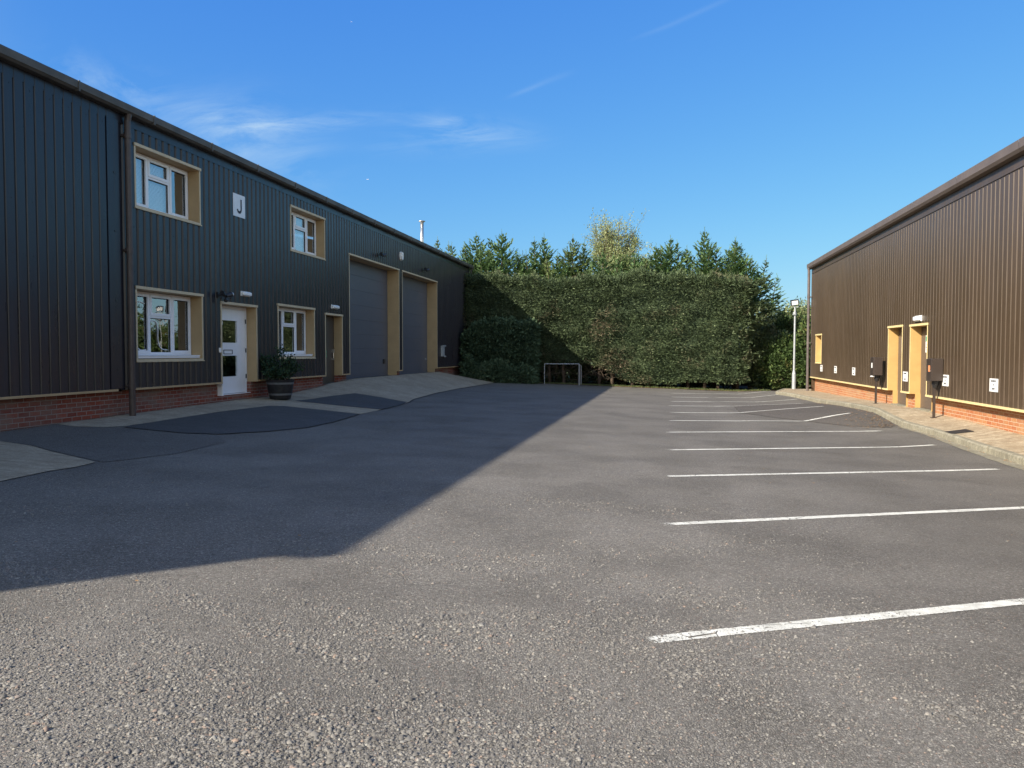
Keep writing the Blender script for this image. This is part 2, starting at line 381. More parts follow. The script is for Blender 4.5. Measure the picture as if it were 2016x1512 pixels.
# dark moss joint where the slab meets the yard
mb = MB()
for y in np.arange(18.0, 37.4, .35):
    w = random.uniform(.015, .05); w2 = random.uniform(.015, .05)
    a, b = float(XE(y)), float(XE(y+.35))
    mb.quad((a-.01, y, gz(a, y)+.014), (a+w, y, gz(a+w, y)+.014), (b+w2, y+.35, gz(b+w2, y+.35)+.014), (b-.01, y+.35, gz(b, y+.35)+.014))
tag(mb.build('joint_strip', M['joint']), kind='structure')
def seam(pts, dz=.015, closed=False):
    mb = MB(); Q = []
    P = pts+[pts[0]] if closed else pts
    for a, b in zip(P[:-1], P[1:]):
        n = max(1, int(math.hypot(b[0]-a[0], b[1]-a[1])/.22)); Q += [(a[0]+(b[0]-a[0])*i/n+random.uniform(-.012, .012), a[1]+(b[1]-a[1])*i/n+random.uniform(-.012, .012)) for i in range(n)]
    Q.append(P[-1]); prev = None
    for i, p in enumerate(Q):
        q = Q[min(i+1, len(Q)-1)]; r = Q[max(i-1, 0)]; dx, dy = q[0]-r[0], q[1]-r[1]; l = math.hypot(dx, dy) or 1; w = random.uniform(.001, .011)
        c = [(p[0]-dy/l*w, p[1]+dx/l*w), (p[0]+dy/l*w, p[1]-dx/l*w)]
        if prev: mb.quad(*[(v[0], v[1], gz(*v)+dz) for v in (prev[1], c[1], c[0], prev[0])])
        prev = c
    tag(mb.build('joint_strip', M['joint']), kind='structure')
seam([(-8.5, 17.97), (-8.45, 19.6), (-8.24, 21.19), (-7.5, 21.2), (-6.7, 21.0), (-6.5, 19.8), (-6.44, 18.8), (-6.5, 18.17), (-7.5, 18.02)], .016, True)
seam([(-8.09, 16.62), (-8.34, 16.36), (-8.43, 14.4), (-8.40, 12.6), (-8.41, 11.8), (-8.37, 11.53), (-7.35, 11.46), (-6.81, 11.66), (-6.4, 12.5), (-6.14, 13.44), (-6.16, 14.77), (-6.37, 16.64), (-7.2, 16.66)], .016, True)
seam([(5.3, 27.6), (4.0, 27.2), (2.33, 26.0), (2.23, 23.0), (2.9, 21.9), (3.58, 20.9), (4.5, 19.95), (5.3, 19.4)], .0098)
seam([(-9.36, 3), (-9.36, 11.2), (-9.36, 39)], .018)
# raised tarmac repair on the right
sheet('asphalt_patch', [(2.33, 26.0), (2.23, 23.0), (2.9, 21.9), (3.58, 20.9), (4.5, 19.95), (5.2, 19.45), (5.38, 19.8), (5.3, 22), (5.25, 25), (5.2, 27.6), (4.0, 27.2)], M['patch_brown'], .006)

# stall lines
def stall(pts, w=.10):
    mb = MB(); P = []
    for a, b in zip(pts[:-1], pts[1:]):
        n = max(2, int(math.hypot(b[0]-a[0], b[1]-a[1])/.3))
        P += [(a[0]+(b[0]-a[0])*i/n, a[1]+(b[1]-a[1])*i/n) for i in range(n)]
    P.append(pts[-1])
    L = []; tn = []
    for i, p in enumerate(P):
        q = P[min(i+1, len(P)-1)]; r = P[max(i-1, 0)]
        dx, dy = q[0]-r[0], q[1]-r[1]; l = math.hypot(dx, dy); nx, ny = -dy/l*w/2, dx/l*w/2
        pt = [(p[0]+nx*k, p[1]+ny*k) for k in (1.12, .8, -.8, -1.12)]
        mb.v += [(a[0], a[1], gz(*a)+(.0095 if a[0] > 2. and a[1] > 18.8 else .0035)) for a in pt]
        e = min(1., .12+.45*min(i, len(P)-1-i)) if i in (0, len(P)-1) else 1.
        tn += [0, e, e, 0]
        if i:
            for c in range(3): k = (i-1)*4+c; mb.f.append((k+1, k+5, k+4, k))
    o = mb.build('parking_line', M['line']); tag(o, kind='structure')
    at = o.data.attributes.new('tone', 'FLOAT', 'POINT'); at.data.foreach_set('value', tn)
stall([(-.04, 4.26), (2.32, 5.64), (4.9, 7.13)])
stall([(.03, 7.25), (3.88, 9.47), (5.0, 10.12)])
stall([(.10, 10.2), (4.95, 12.9)])
stall([(.14, 13.09), (5.05, 16.0)])
stall([(.15, 16.14), (4.9, 19.0)])
stall([(.23, 19.11), (3.58, 20.9), (4.85, 21.75)])
stall([(.29, 21.9), (2.23, 23.0), (4.8, 24.9)])
stall([(.31, 24.8), (2.33, 26.0), (4.7, 27.6)])
stall([(.41, 27.3), (4.9, 30.1)])
stall([(.45, 30.2), (4.8, 32.9)])
stall([(.5, 33.3), (4.6, 35.9)])

# kerb and pavement on the right
ky = [-8, 2, 8, 11, 13.4, 15, 16, 17.7, 18.6, 19.7, 20.4, 21.4, 22.4, 23.8, 25.2, 26.6, 27.9, 29, 30.1, 31, 32]
K = [(float(XK(y)), y, gz(float(XK(y)), y)-.03, gz(float(XK(y)), y)+.125) for y in ky]
K += [(4.55, 32.6, -.15, -.02), (4.6, 33.6, -.15, -.05), (4.9, 35.2, -.2, -.08), (5.6, 38.2, -.25, -.12)]
WF = tab({-8:.03, 14:.04, 15.76:.06, 18.58:.10, 22.46:.07, 27.2:.03, 34.5:-.11, 40:-.2})
XW = 6.43
mb = MB(); pv = MB()
# one block at a time, small gaps between
def interp(P, s):
    acc = 0
    for a, b in zip(P[:-1], P[1:]):
        l = math.hypot(b[0]-a[0], b[1]-a[1])
        if acc+l >= s: t = (s-acc)/l; return [a[i]+(b[i]-a[i])*t for i in range(4)]
        acc += l
    return list(P[-1])
tot = sum(math.hypot(b[0]-a[0], b[1]-a[1]) for a, b in zip(K[:-1], K[1:]))
s = 0
def kb(p, q, w=.125, c=.025):
    d = Vector((q[0]-p[0], q[1]-p[1])); d.normalize(); n = Vector((d.y, -d.x))
    def ring(P):
        return [(P[0], P[1], P[2]), (P[0], P[1], P[3]-c), (P[0]+n.x*c, P[1]+n.y*c, P[3]), (P[0]+n.x*w, P[1]+n.y*w, P[3]), (P[0]+n.x*w, P[1]+n.y*w, P[2])]
    A, B = ring(p), ring(q)
    for i in range(4): mb.quad(A[i], A[i+1], B[i+1], B[i])
    mb.poly(A); mb.poly(B[::-1])
while s < tot-.1:
    a = interp(K, s+.010); b = interp(K, min(s+.900, tot)); j = random.uniform(-.010, .010)
    a[0] += j; b[0] += j; kb(a, b); s += .915
tag(mb.build('kerb', M['kerb']), kind='structure')
PVx = [0, .12, .3, .5, .7, .85, 1]
rows = []
for a in K:
    x0 = a[0]+.11; z0 = a[3]-.008; zw = float(WF(a[1])); rows.append([(x0+(XW+.3-x0)*t, a[1], z0+(zw-z0)*min(1, t*1.05)) for t in PVx])
    if a[1] > 32: rows[-1] = [(x0+(XW+3-x0)*t, a[1], z0+(zw-z0)*t) for t in PVx]
for A, B in zip(rows[:-1], rows[1:]):
    for i in range(len(PVx)-1): pv.quad(A[i], A[i+1], B[i+1], B[i])
o = pv.build('pavement', M['pave']); tag(o, kind='structure')
def pvz(x, y):
    for A, B in zip(K[:-1], K[1:]):
        if A[1] <= y <= B[1]:
            t = (y-A[1])/(B[1]-A[1]); x0 = A[0]+(B[0]-A[0])*t+.11; z0 = A[3]+(B[3]-A[3])*t-.008
            return z0+(float(WF(y))-z0)*min(1, (x-x0)/(XW+.3-x0)*1.05)
    return 0

# ------------------------------------------------------------------ industrial buildings
def profile(y0, y1, openings, narrow=False):
    """trapezoid sheet profile along Y as (y, offset) with the opening edges added"""
    P = []; p = .2; d = .032
    y = math.floor(y0/p)*p
    while y < y1+p:
        P += [(y, d), (y+.014, .008), (y+.028, .008), (y+.042, d)] if narrow else [(y, d), (y+.018, .004), (y+.062, .004), (y+.080, d)]
        y += p
    Y = [a for a, _ in P]; O = [b for _, b in P]
    cuts = sorted(set([y0, y1] + [c for o in openings for c in o[:2]]))
    pts = [(a, b) for a, b in P if y0 < a < y1 and all(abs(a-c) > .003 for c in cuts)] + [(c, float(np.interp(c, Y, O))) for c in cuts]
    return sorted(pts)
def cladding(X, sgn, y0, y1, z0, z1, openings, narrow=False):
    """sgn +1: ribs stand out to +X"""
    mb = MB(); pts = profile(y0, y1, openings, narrow)
    for (ya, oa), (yb, ob) in zip(pts[:-1], pts[1:]):
        ym = (ya+yb)/2; cut = sorted([(o[2], o[3]) for o in openings if o[0] < ym < o[1]])
        z = z0; iv = []
        for a, b in cut:
            if a > z: iv.append((z, a))
            z = max(z, b)
        if z < z1: iv.append((z, z1))
        for a, b in iv:
            q = [(X+sgn*oa, ya, a), (X+sgn*ob, yb, a), (X+sgn*ob, yb, b), (X+sgn*oa, ya, b)]
            mb.quad(*(q if sgn > 0 else q[::-1]))
    return mb
def surround(parent, kind, liner, trim, X, sgn, y0, y1, z0, z1, depth, w=.045, bottom=True, proud=.034):
    """pressed-metal frame: the deep reveal lining, and the edge trims that stand just proud of the sheets"""
    mb = MB(); xo = X+sgn*proud; xi = X-sgn*depth; t = .004
    lo, hi = min(xo, xi), max(xo, xi)
    mb.box(lo, hi, y0-.001, y0+t, z0, z1)
    mb.box(lo, hi, y1-t, y1+.001, z0, z1)
    mb.box(lo, hi, y0+t, y1-t, z1-t, z1+.001)
    if bottom: mb.box(lo, hi, y0+t, y1-t, z0-.001, z0+t)
    r = part(mb, kind+'_reveal', liner, parent)
    mb = MB()
    fo, fi = min(X+sgn*(proud+.003), X+sgn*.002), max(X+sgn*(proud+.003), X+sgn*.002)
    mb.box(fo, fi, y0-w, y0-.002, z0-(w if bottom else 0), z1+.0)
    mb.box(fo, fi, y1+.002, y1+w, z0-(w if bottom else 0), z1+.0)
    ho, hi2 = min(X+sgn*(proud+.02), X), max(X+sgn*(proud+.02), X)
    mb.box(ho, hi2, y0-w-.01, y1+w+.01, z1+.002, z1+w+.01)
    if bottom:
        mb.box(ho, hi2, y0-w-.01, y1+w+.01, z0-w-.012, z0-w-.002+.01)
        mb.box(fo, fi, y0, y1, z0-w, z0-.002)
    part(mb, 'edge_trim', trim, r)

XL = -9.3
OPL = dict(win1=(13.22, 15.26, 4.15, 5.21), win2=(13.19, 15.29, 1.38, 2.65), door=(16.07, 17.58, .60, 2.55), win3=(18.72, 20.82, 1.39, 2.66), win4=(19.48, 21.56, 4.15, 5.22),
           door2=(21.6, 22.8, .62, 2.57), gar1=(23.42, 28.18, .66, 4.47), gar2=(28.60, 33.30, .62, 4.47))
PL = .84
L = empty('industrial_unit', (XL, 18, .3), 'long dark brown corrugated steel unit in shade with two tall garage doors and white windows', 'industrial building')
ops = [v if v[2] > 1 else (v[0], v[1], -1, v[3]) for v in OPL.values()]
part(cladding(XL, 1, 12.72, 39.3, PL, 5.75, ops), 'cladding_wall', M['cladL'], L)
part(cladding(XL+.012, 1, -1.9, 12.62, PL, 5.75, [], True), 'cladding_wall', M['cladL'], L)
# end walls, rear wall
mb = MB()
mb.poly([(XL, 39.3, .2), (-31, 39.3, .2), (-31, 39.3, 5.7), (-20, 39.3, 7.8), (XL, 39.3, 5.7)])
mb.poly([(XL+.05, -1.95, .1), (XL+.05, -1.95, 5.7), (-20, -8.4, 7.8), (-31, -8.4, 5.7), (-31, -8.4, .1), (-20, -8.4, .1)])
mb.quad((-31, -8.4, .1), (-31, 39.3, .1), (-31, 39.3, 5.7), (-31, -8.4, 5.7))
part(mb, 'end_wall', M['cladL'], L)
# lining behind the sheets so that no light leaks through
mb = MB()
def wall_with_holes(mb, X, y0, y1, z0, z1, ops_):
    cuts = sorted(set([y0, y1] + [c for o in ops_ for c in o[:2]]))
    for a, b in zip(cuts[:-1], cuts[1:]):
        cut = sorted([(o[2], o[3]) for o in ops_ if o[0] < (a+b)/2 < o[1]]); z = z0
        for p, q in cut:
            if p > z: mb.quad((X, a, z), (X, b, z), (X, b, p), (X, a, p))
            z = max(z, q)
        if z < z1: mb.quad((X, a, z), (X, b, z), (X, b, z1), (X, a, z1))
wall_with_holes(mb, XL-.24, -2, 39.3, .1, 5.7, [(v[0], v[1], v[2]-(.3 if v[3] > 4 and v[3] < 4.6 and v[1]-v[0] > 4 else 0), v[3]) for v in OPL.values()])
part(mb, 'inner_wall', M['wall_in'], L)
# brick plinth pieces between the doors
mb = MB(); xb = XL-.10
edges = [(-1.9, 12.66), (12.66, OPL['door'][0]+.07), (OPL['door'][1]-.03, OPL['door2'][0]+.07), (OPL['door2'][1]-.03, OPL['gar1'][0]+.01), (OPL['gar1'][1]-.01, OPL['gar2'][0]+.01), (OPL['gar2'][1]-.01, 39.3)]
for i, (a, b) in enumerate(edges):
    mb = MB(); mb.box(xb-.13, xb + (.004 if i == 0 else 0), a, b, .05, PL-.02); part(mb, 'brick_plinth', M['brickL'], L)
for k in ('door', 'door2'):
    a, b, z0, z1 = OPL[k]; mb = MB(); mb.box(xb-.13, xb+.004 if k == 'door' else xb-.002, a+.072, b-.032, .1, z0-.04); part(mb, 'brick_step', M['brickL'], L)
mb = MB()
for a, b in [(-1.9, 12.60), (12.95, 15.7), (15.72, OPL['door'][0]-.05), (OPL['door'][1]+.05, 18.3), (18.32, OPL['door2'][0]-.05), (OPL['door2'][1]+.05, OPL['gar1'][0]-.05), (OPL['gar1'][1]+.05, OPL['gar2'][0]-.05), (OPL['gar2'][1]+.05, 39.32)]:
    if b-a > .01: mb = MB(); mb.box(XL-.12, XL+.06, a, b, PL-.015, PL+.022); part(mb, 'base_flashing', M['tanL'], L)
# roof and eaves
mb = MB(); zr0, zr = 5.80, 8.0
mb.quad((-9.18, -2.05, zr0), (-9.18, 39.45, zr0), (-20, 39.45, zr), (-20, -8.6, zr))
mb.quad((-20, -8.6, zr), (-20, 39.45, zr), (-31.2, 39.45, 5.7), (-31.2, -8.6, 5.7))
mb.quad((-9.18, -2.05, zr0-.06), (-20, -8.6, zr-.06), (-20, 39.45, zr-.06), (-9.18, 39.45, zr0-.06))
part(mb, 'roof', M['roof'], L)
mb = MB(); y = -2.05
while y < 39.4:
    e = min(y+1.95, 39.5)
    # half-box gutter profile, seams every length
    for (a, b) in [((-9.10, 5.82), (-9.085, 5.80)), ((-9.085, 5.80), (-9.095, 5.70)), ((-9.095, 5.70), (-9.14, 5.665)), ((-9.14, 5.665), (-9.26, 5.665))]:
        mb.quad((a[0], y, a[1]), (a[0], e-.012, a[1]), (b[0], e-.012, b[1]), (b[0], y, b[1]))
    mb.quad((-9.10, y, 5.82), (-9.13, y, 5.82), (-9.13, e, 5.82), (-9.10, e, 5.82))
    mb.box(-9.27, -9.078, e-.035, e+.0, 5.655, 5.822)
    y = e
part(mb, 'gutter', M['gutterL'], L)
mb = MB(); mb.box(-9.30, -9.262, -1.95, 39.32, 5.50, 5.80)
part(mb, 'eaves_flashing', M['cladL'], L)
mb = MB()
for zz in (1.0, 2.95, 3.75, 5.40):
    for yy in np.arange(-1.4, 39.2, .4):
        if any(o[0]-.08 < yy < o[1]+.08 and o[2]-.1 < zz < o[3]+.1 for o in OPL.values()): continue
        yy = round(yy/.2)*.2+.14; mb.tube((XL+.030, yy, zz), (XL+.050 if yy < 12.6 else XL+.038, yy, zz), .011, .008, 6)
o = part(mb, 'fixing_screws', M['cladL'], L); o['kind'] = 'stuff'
# corner cover strips and junction flashing
mb = MB(); mb.box(XL-.03, XL+.052, 39.22, 39.335, PL+.03, 5.52); part(mb, 'corner_flashing', M['gutterL'], L)
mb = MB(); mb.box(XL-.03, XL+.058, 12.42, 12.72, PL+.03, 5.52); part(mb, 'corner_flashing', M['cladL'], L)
def downpipe(name, mat, parent, x, y, z0, z1, r, sgn, clips):
    mb = MB(); mb.tube((x, y, z0), (x, y, z1), r, r, 16)
    for z in clips: mb.tube((x, y, z-.05), (x, y, z+.05), r*1.16, r*1.16, 16); mb.box(min(x, x-sgn*.12), max(x, x-sgn*.12), y-r*1.3, y+r*1.3, z-.018, z+.018)
    mb.tube((x, y, z1-.02), (x+sgn*.03, y, z1+.12), r*.95, r*.95, 16)
    return part(mb, name, mat, parent, smooth=False)
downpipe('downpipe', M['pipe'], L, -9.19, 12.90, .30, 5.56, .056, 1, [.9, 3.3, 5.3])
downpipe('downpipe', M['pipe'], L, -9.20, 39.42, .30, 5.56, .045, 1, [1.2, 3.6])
mb = MB(); mb.tube((-9.255, 12.60, .86), (-9.255, 12.60, 5.5), .014, .014, 8)
for z in (1.2, 2.4, 3.6, 4.6): mb.box(-9.30, -9.235, 12.57, 12.63, z-.015, z+.015)
part(mb, 'conduit', M['black'], L)

def window(parent, X, y0, y1, z0, z1, glass, surround_mat, sill=True, blind=None):
    surround(parent, 'window', surround_mat, M['trimL'], X, 1, y0, y1, z0, z1, .24)
    d = .22; xf = X-d; f = .055
    a, b, zb, zt = y0+.012, y1-.012, z0+(.07 if sill else .03), z1-.012
    m1, m2 = a+(b-a)*.335, a+(b-a)*.675; zs = zb+(zt-zb)*.62
    fr = MB()
    fr.box(xf-.05, xf+.01, a, b, zb, zb+f); fr.box(xf-.05, xf+.01, a, b, zt-f, zt); fr.box(xf-.05, xf+.01, a, a+f, zb+f, zt-f); fr.box(xf-.05, xf+.01, b-f, b, zb+f, zt-f)
    for mm in (m1, m2): fr.box(xf-.05, xf+.01, mm-.03, mm+.03, zb+f, zt-f)
    fr.box(xf-.05, xf+.01, m1+.03, m2-.03, zs-.03, zs+.03)
    w = part(fr, 'window', M['pvc'], parent, bevel=.004)
    def sash(ya, yb, za, zb_):
        s = MB(); t = .055; x0, x1 = xf-.035, xf+.024
        s.box(x0, x1, ya, yb, za, za+t); s.box(x0, x1, ya, yb, zb_-t, zb_); s.box(x0, x1, ya, ya+t, za+t, zb_-t); s.box(x0, x1, yb-t, yb, za+t, zb_-t)
        part(s, 'sash', M['pvc'], w, bevel=.004)
        if zb_-za > .6: pass
        g = MB(); g.quad((xf-.02, ya+t, za+t), (xf-.02, yb-t, za+t), (xf-.02, yb-t, zb_-t), (xf-.02, ya+t, zb_-t)); part(g, 'glass', glass, w)
        k = MB()
        for q in ((ya+t, ya+t+.012, za+t, zb_-t), (yb-t-.012, yb-t, za+t, zb_-t), (ya+t+.012, yb-t-.012, zb_-t-.012, zb_-t)):
            k.box(xf-.018, xf-.006, *q)
        part(k, 'gasket', M['rubber'], w)
    sash(a+f-.02, m1-.015, zb+f-.02, zt-f+.02); sash(m2+.015, b-f+.02, zb+f-.02, zt-f+.02); sash(m1+.015, m2-.015, zs+.012, zt-f+.02)
    g = MB(); g.quad((xf-.02, m1+.03, zb+f), (xf-.02, m2-.03, zb+f), (xf-.02, m2-.03, zs-.03), (xf-.02, m1+.03, zs-.03)); part(g, 'glass', glass, w)
    k = MB()
    for q in ((m1+.03, m1+.042, zb+f, zs-.03), (m2-.042, m2-.03, zb+f, zs-.03), (m1+.042, m2-.042, zs-.042, zs-.03)): k.box(xf-.018, xf-.004, *q)
    part(k, 'gasket', M['rubber'], w)
    v = MB(); v.box(xf+.010, xf+.022, m2+.12, b-.16, zt-.045, zt-.022); part(v, 'trickle_vent', M['pvc'], w)
    if sill:
        s = MB(); s.box(xf-.02, X-.02, a-.004, b+.004, z0+.012, z0+.045); s.box(xf-.02, X-.01, a-.004, b+.004, z0+.045, z0+.066); part(s, 'sill', M['pvc'], w, bevel=.003)
    if blind:
        s = MB()
        for (ba, bb) in blind:
            z = zt-.08
            while z > zb+.05:
                s.quad((xf-.10, ba, z), (xf-.10, bb, z), (xf-.088, bb, z-.021), (xf-.088, ba, z-.021)); z -= .024
        part(s, 'blind', M['blind'], w)
    return w
W1 = OPL['win1']; W2 = OPL['win2']; W3 = OPL['win3']; W4 = OPL['win4']
window(L, XL, *W1, M['glass_sky'], M['tanL'], False, [(13.26, 14.72)])
w2 = window(L, XL, *W2, M['glass_low'], M['tanL'], True)
window(L, XL, *W3, M['glass_low'], M['tanL'])
window(L, XL, *W4, M['glass_sky'], M['tanL'], False, [(19.5, 21.0)])
# reflections on the ground floor window, modelled as white curved tubes on the glass
def arc(pts, n=10):
    P = [Vector(p) for p in pts]; out = []
    for i in range(len(P)-1):
        p0, p1, p2, p3 = P[max(i-1, 0)], P[i], P[i+1], P[min(i+2, len(P)-1)]
        for k in range(n):
            t = k/n; out.append(.5*((2*p1)+(p2-p0)*t+(2*p0-5*p1+4*p2-p3)*t*t+(3*p1-p0-3*p2+p3)*t**3))
    out.append(P[-1]); return out
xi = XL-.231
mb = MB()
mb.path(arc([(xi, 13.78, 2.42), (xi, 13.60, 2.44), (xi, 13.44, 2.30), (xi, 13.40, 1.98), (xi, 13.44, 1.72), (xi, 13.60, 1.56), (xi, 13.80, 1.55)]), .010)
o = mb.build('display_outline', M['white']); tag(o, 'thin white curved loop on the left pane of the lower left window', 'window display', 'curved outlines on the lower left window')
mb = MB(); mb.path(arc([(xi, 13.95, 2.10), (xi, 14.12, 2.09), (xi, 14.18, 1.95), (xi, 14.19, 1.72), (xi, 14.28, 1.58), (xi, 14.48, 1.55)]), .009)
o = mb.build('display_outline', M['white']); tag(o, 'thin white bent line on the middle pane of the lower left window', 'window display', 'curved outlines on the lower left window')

def doorL():
    y0, y1, z0, z1 = OPL['door']
    surround(L, 'door', M['tanL'], M['trimL'], XL, 1, y0, y1, PL-.02, z1, .24, bottom=False)
    xf = XL-.22
    mb = MB(); mb.box(xf-.05, xf+.012, y0+.01, y0+.07, z0-.03, z1-.01); mb.box(xf-.05, xf+.012, y1-.07, y1-.01, z0-.03, z1-.01); mb.box(xf-.05, xf+.012, y0+.07, y1-.07, z1-.07, z1-.01)
    mb.box(xf-.06, XL-.11, y0+.01, y1-.01, z0-.05, z0-.03); mb.box(XL-.13, XL+.02, y0+.008, y0+.055, z0-.04, PL-.025)
    part(mb, 'door_frame', M['pvc'], L, bevel=.003)
    a, b, c, e = y0+.075, y1-.075, z0-.02, z1-.075; ga, gb = a+.27, b-.37
    lo = (c+.52, c+.62+.22); up = (c+1.18, c+1.18+.54)
    lo = (z0+.36, z0+.83); up = (z0+1.12, z0+1.62)
    mb = MB(); x0, x1 = xf-.04, xf+.004
    mb.box(x0, x1, a, ga, c, e); mb.box(x0, x1, gb, b, c, e); mb.box(x0, x1, ga, gb, c, lo[0]); mb.box(x0, x1, ga, gb, lo[1], up[0]); mb.box(x0, x1, ga, gb, up[1], e)
    d = part(mb, 'door', M['pvc'], L)
    for q in (lo, up):
        g = MB(); g.quad((xf-.01, ga, q[0]), (xf-.01, gb, q[0]), (xf-.01, gb, q[1]), (xf-.01, ga, q[1])); part(g, 'glass', M['glass_low'], d)
        k = MB(); t = .02
        k.box(xf+.004, xf+.010, ga-t, gb+t, q[0]-t, q[0]); k.box(xf+.004, xf+.010, ga-t, gb+t, q[1], q[1]+t); k.box(xf+.004, xf+.010, ga-t, ga, q[0], q[1]); k.box(xf+.004, xf+.010, gb, gb+t, q[0], q[1])
        part(k, 'glazing_bead', M['pvc'], d)
    zh = z0+.96
    mb = MB(); mb.tube((xf+.004, a+.10, zh), (xf+.06, a+.10, zh), .022, n=12); mb.tube((xf+.05, a+.10, zh), (xf+.05, a+.26, zh-.005), .010, n=8); mb.tube((xf+.004, a+.10, zh-.11), (xf+.018, a+.10, zh-.11), .022, n=12)
    part(mb, 'handle', M['steel'], d)
    mb = MB(); mb.box(xf+.004, xf+.014, a+.40, a+.78, zh-.1, zh-.085); mb.box(xf+.004, xf+.014, a+.40, a+.78, zh-.012, zh+.003); mb.box(xf+.004, xf+.014, a+.40, a+.415, zh-.085, zh-.012); mb.box(xf+.004, xf+.014, a+.765, a+.78, zh-.085, zh-.012)
    part(mb, 'letterbox', M['black'], d)
    for z in (z0+.35, z0+.95, z0+1.62):
        mb = MB(); mb.tube((xf+.02, b+.005, z-.05), (xf+.02, b+.005, z+.05), .013, n=8); part(mb, 'hinge', M['black'], d)
    mb = MB(); mb.box(xf-.008, xf-.006, ga+.03, ga+.13, up[1]-.1, up[1]-.02); part(mb, 'sticker', M['white'], d)
doorL()
def door2():
    y0, y1, z0, z1 = OPL['door2']
    surround(L, 'door', M['tanL'], M['trimL'], XL, 1, y0, y1, PL-.02, z1, .24, bottom=False)
    xf = XL-.22
    mb = MB(); mb.box(xf-.05, xf+.0, y0+.02, y1-.02, z0-.05, z1-.02)
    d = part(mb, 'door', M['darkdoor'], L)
    mb = MB(); mb.box(xf+.001, xf+.005, y0+.25, y0+.62, 1.48, 1.56); mb.box(xf+.001, xf+.005, y0+.25, y0+.62, 1.36, 1.46); s = part(mb, 'door_sign', M['green'], d)
    mb = MB(); mb.box(xf, xf+.05, y1-.16, y1-.09, 1.50, 1.60); mb.tube((xf+.03, y1-.13, 1.50), (xf+.03, y1-.13, 1.34), .014, n=8); mb.box(xf, xf+.04, y1-.16, y1-.10, 1.28, 1.34); part(mb, 'door_lock', M['steel'], d)
door2()
def garage(k, extra):
    y0, y1, z0, z1 = OPL[k]
    surround(L, 'door', M['tanL'], M['trimL'], XL, 1, y0, y1, PL-.02, z1, .42, w=.04, bottom=False)
    mb = MB()      # lining carries on down to the slab beside the stub wall
    mb.box(XL-.42, XL-.225, y0, y0+.012, z0-.3, PL-.02); part(mb, 'jamb_lining', M['tanL'], L)
    mb = MB(); mb.box(XL-.42, XL-.06, y1-.012, y1, z0-.3, PL-.02); part(mb, 'jamb_lining', M['tanL'], L)
    xf = XL-.40; n = 8; mb = MB()
    hs = (z1-z0)/n
    for i in range(n):
        a, b = z0+i*hs, z0+(i+1)*hs
        mb.box(xf-.04, xf, y0+.005, y1-.005, a+.007, b-.007)
    mb.box(xf-.05, xf-.008, y0+.005, y1-.005, z0, z1)
    d = part(mb, 'garage_door', M['garage'], L, bevel=.004)
    mb = MB(); mb.box(xf-.04, xf+.012, y0+.02, y1-.02, z0-.08, z0+.005); part(mb, 'rubber_seal', M['rubber'], d)
    mb = MB(); mb.box(xf+.0, xf+.02, y0+.02, y1-.02, z0+.02, z0+.035); part(mb, 'bottom_rail', M['garage'], d)
    mb = MB()
    if extra: mb.box(xf, xf+.03, y1-.55, y1-.36, 1.10, 1.26); part(mb, 'handle', M['black'], d)
    else: mb = MB(); mb.tube((xf, y1-.3, 1.22), (xf+.03, y1-.3, 1.22), .04); part(mb, 'handle', M['galv'], d); mb = MB(); mb.tube((xf, y0+.25, 3.75), (xf+.03, y0+.25, 3.75), .03); part(mb, 'vent_cap', M['galv'], d)
garage('gar1', True); garage('gar2', False)
# flue through the roof
mb = MB(); mb.tube((-11.4, 38.3, 6.0), (-11.4, 38.3, 7.85), .085, n=16); mb.lathe((-11.4, 38.3, 7.84), [(.085, 0), (.1, .02), (.17, .05), (.16, .08), (0, .12)], 16)
o = part(mb, 'flue', M['steel'], L, smooth=True)

# ---- things fixed to the left wall
def text_mesh(txt, size, name, mat, loc, rot, parent, ext=.002, align='CENTER'):
    cu = bpy.data.curves.new('t', 'FONT'); cu.body = txt; cu.size = size; cu.extrude = ext; cu.align_x = align; cu.align_y = 'CENTER'
    to = bpy.data.objects.new('t', cu); col.objects.link(to)
    dg = bpy.context.evaluated_depsgraph_get(); dg.update()
    me = bpy.data.meshes.new_from_object(to.evaluated_get(dg)); me.name = name
    bpy.data.objects.remove(to); bpy.data.curves.remove(cu)
    me.materials.clear(); me.materials.append(mat)
    o = bpy.data.objects.new(name, me); col.objects.link(o)
    me.transform(Matrix.Translation(loc) @ rot.to_4x4())
    off = Vector((0, 0, 0)); r = parent
    while r is not None: off += r.location; r = r.parent
    me.transform(Matrix.Translation(-off)); o.parent = parent
    return o
# rotations that face a text towards +X (left wall) or -X (right wall)
RL = Matrix(((0, 0, 1), (1, 0, 0), (0, 1, 0)))
RR = Matrix(((0, 0, -1), (-1, 0, 0), (0, 1, 0)))
t = empty('letter_sign', (XL+.04, 16.85, 4.78), 'square white plate with a dark letter J high on the left wall', 'sign')
mb = MB(); mb.box(XL+.034, XL+.042, 16.59, 17.11, 4.53, 5.03); part(mb, 'sign_plate', simple('pale_plate', (.72, .76, .8), .4, .4, vary=.04), t)
mb = MB(); x = XL+.0445; JP = arc([(x, 16.93, 4.93), (x, 16.93, 4.80), (x, 16.93, 4.71), (x, 16.905, 4.655), (x, 16.85, 4.635), (x, 16.79, 4.655), (x, 16.765, 4.70)], 6)
for a, b in zip(JP[:-1], JP[1:]):
    d = (b-a).normalized(); n = Vector((0, -d.z, d.y))*.028
    mb.quad(a+n, b+n, b-n, a-n)
part(mb, 'letter', M['ink'], t)

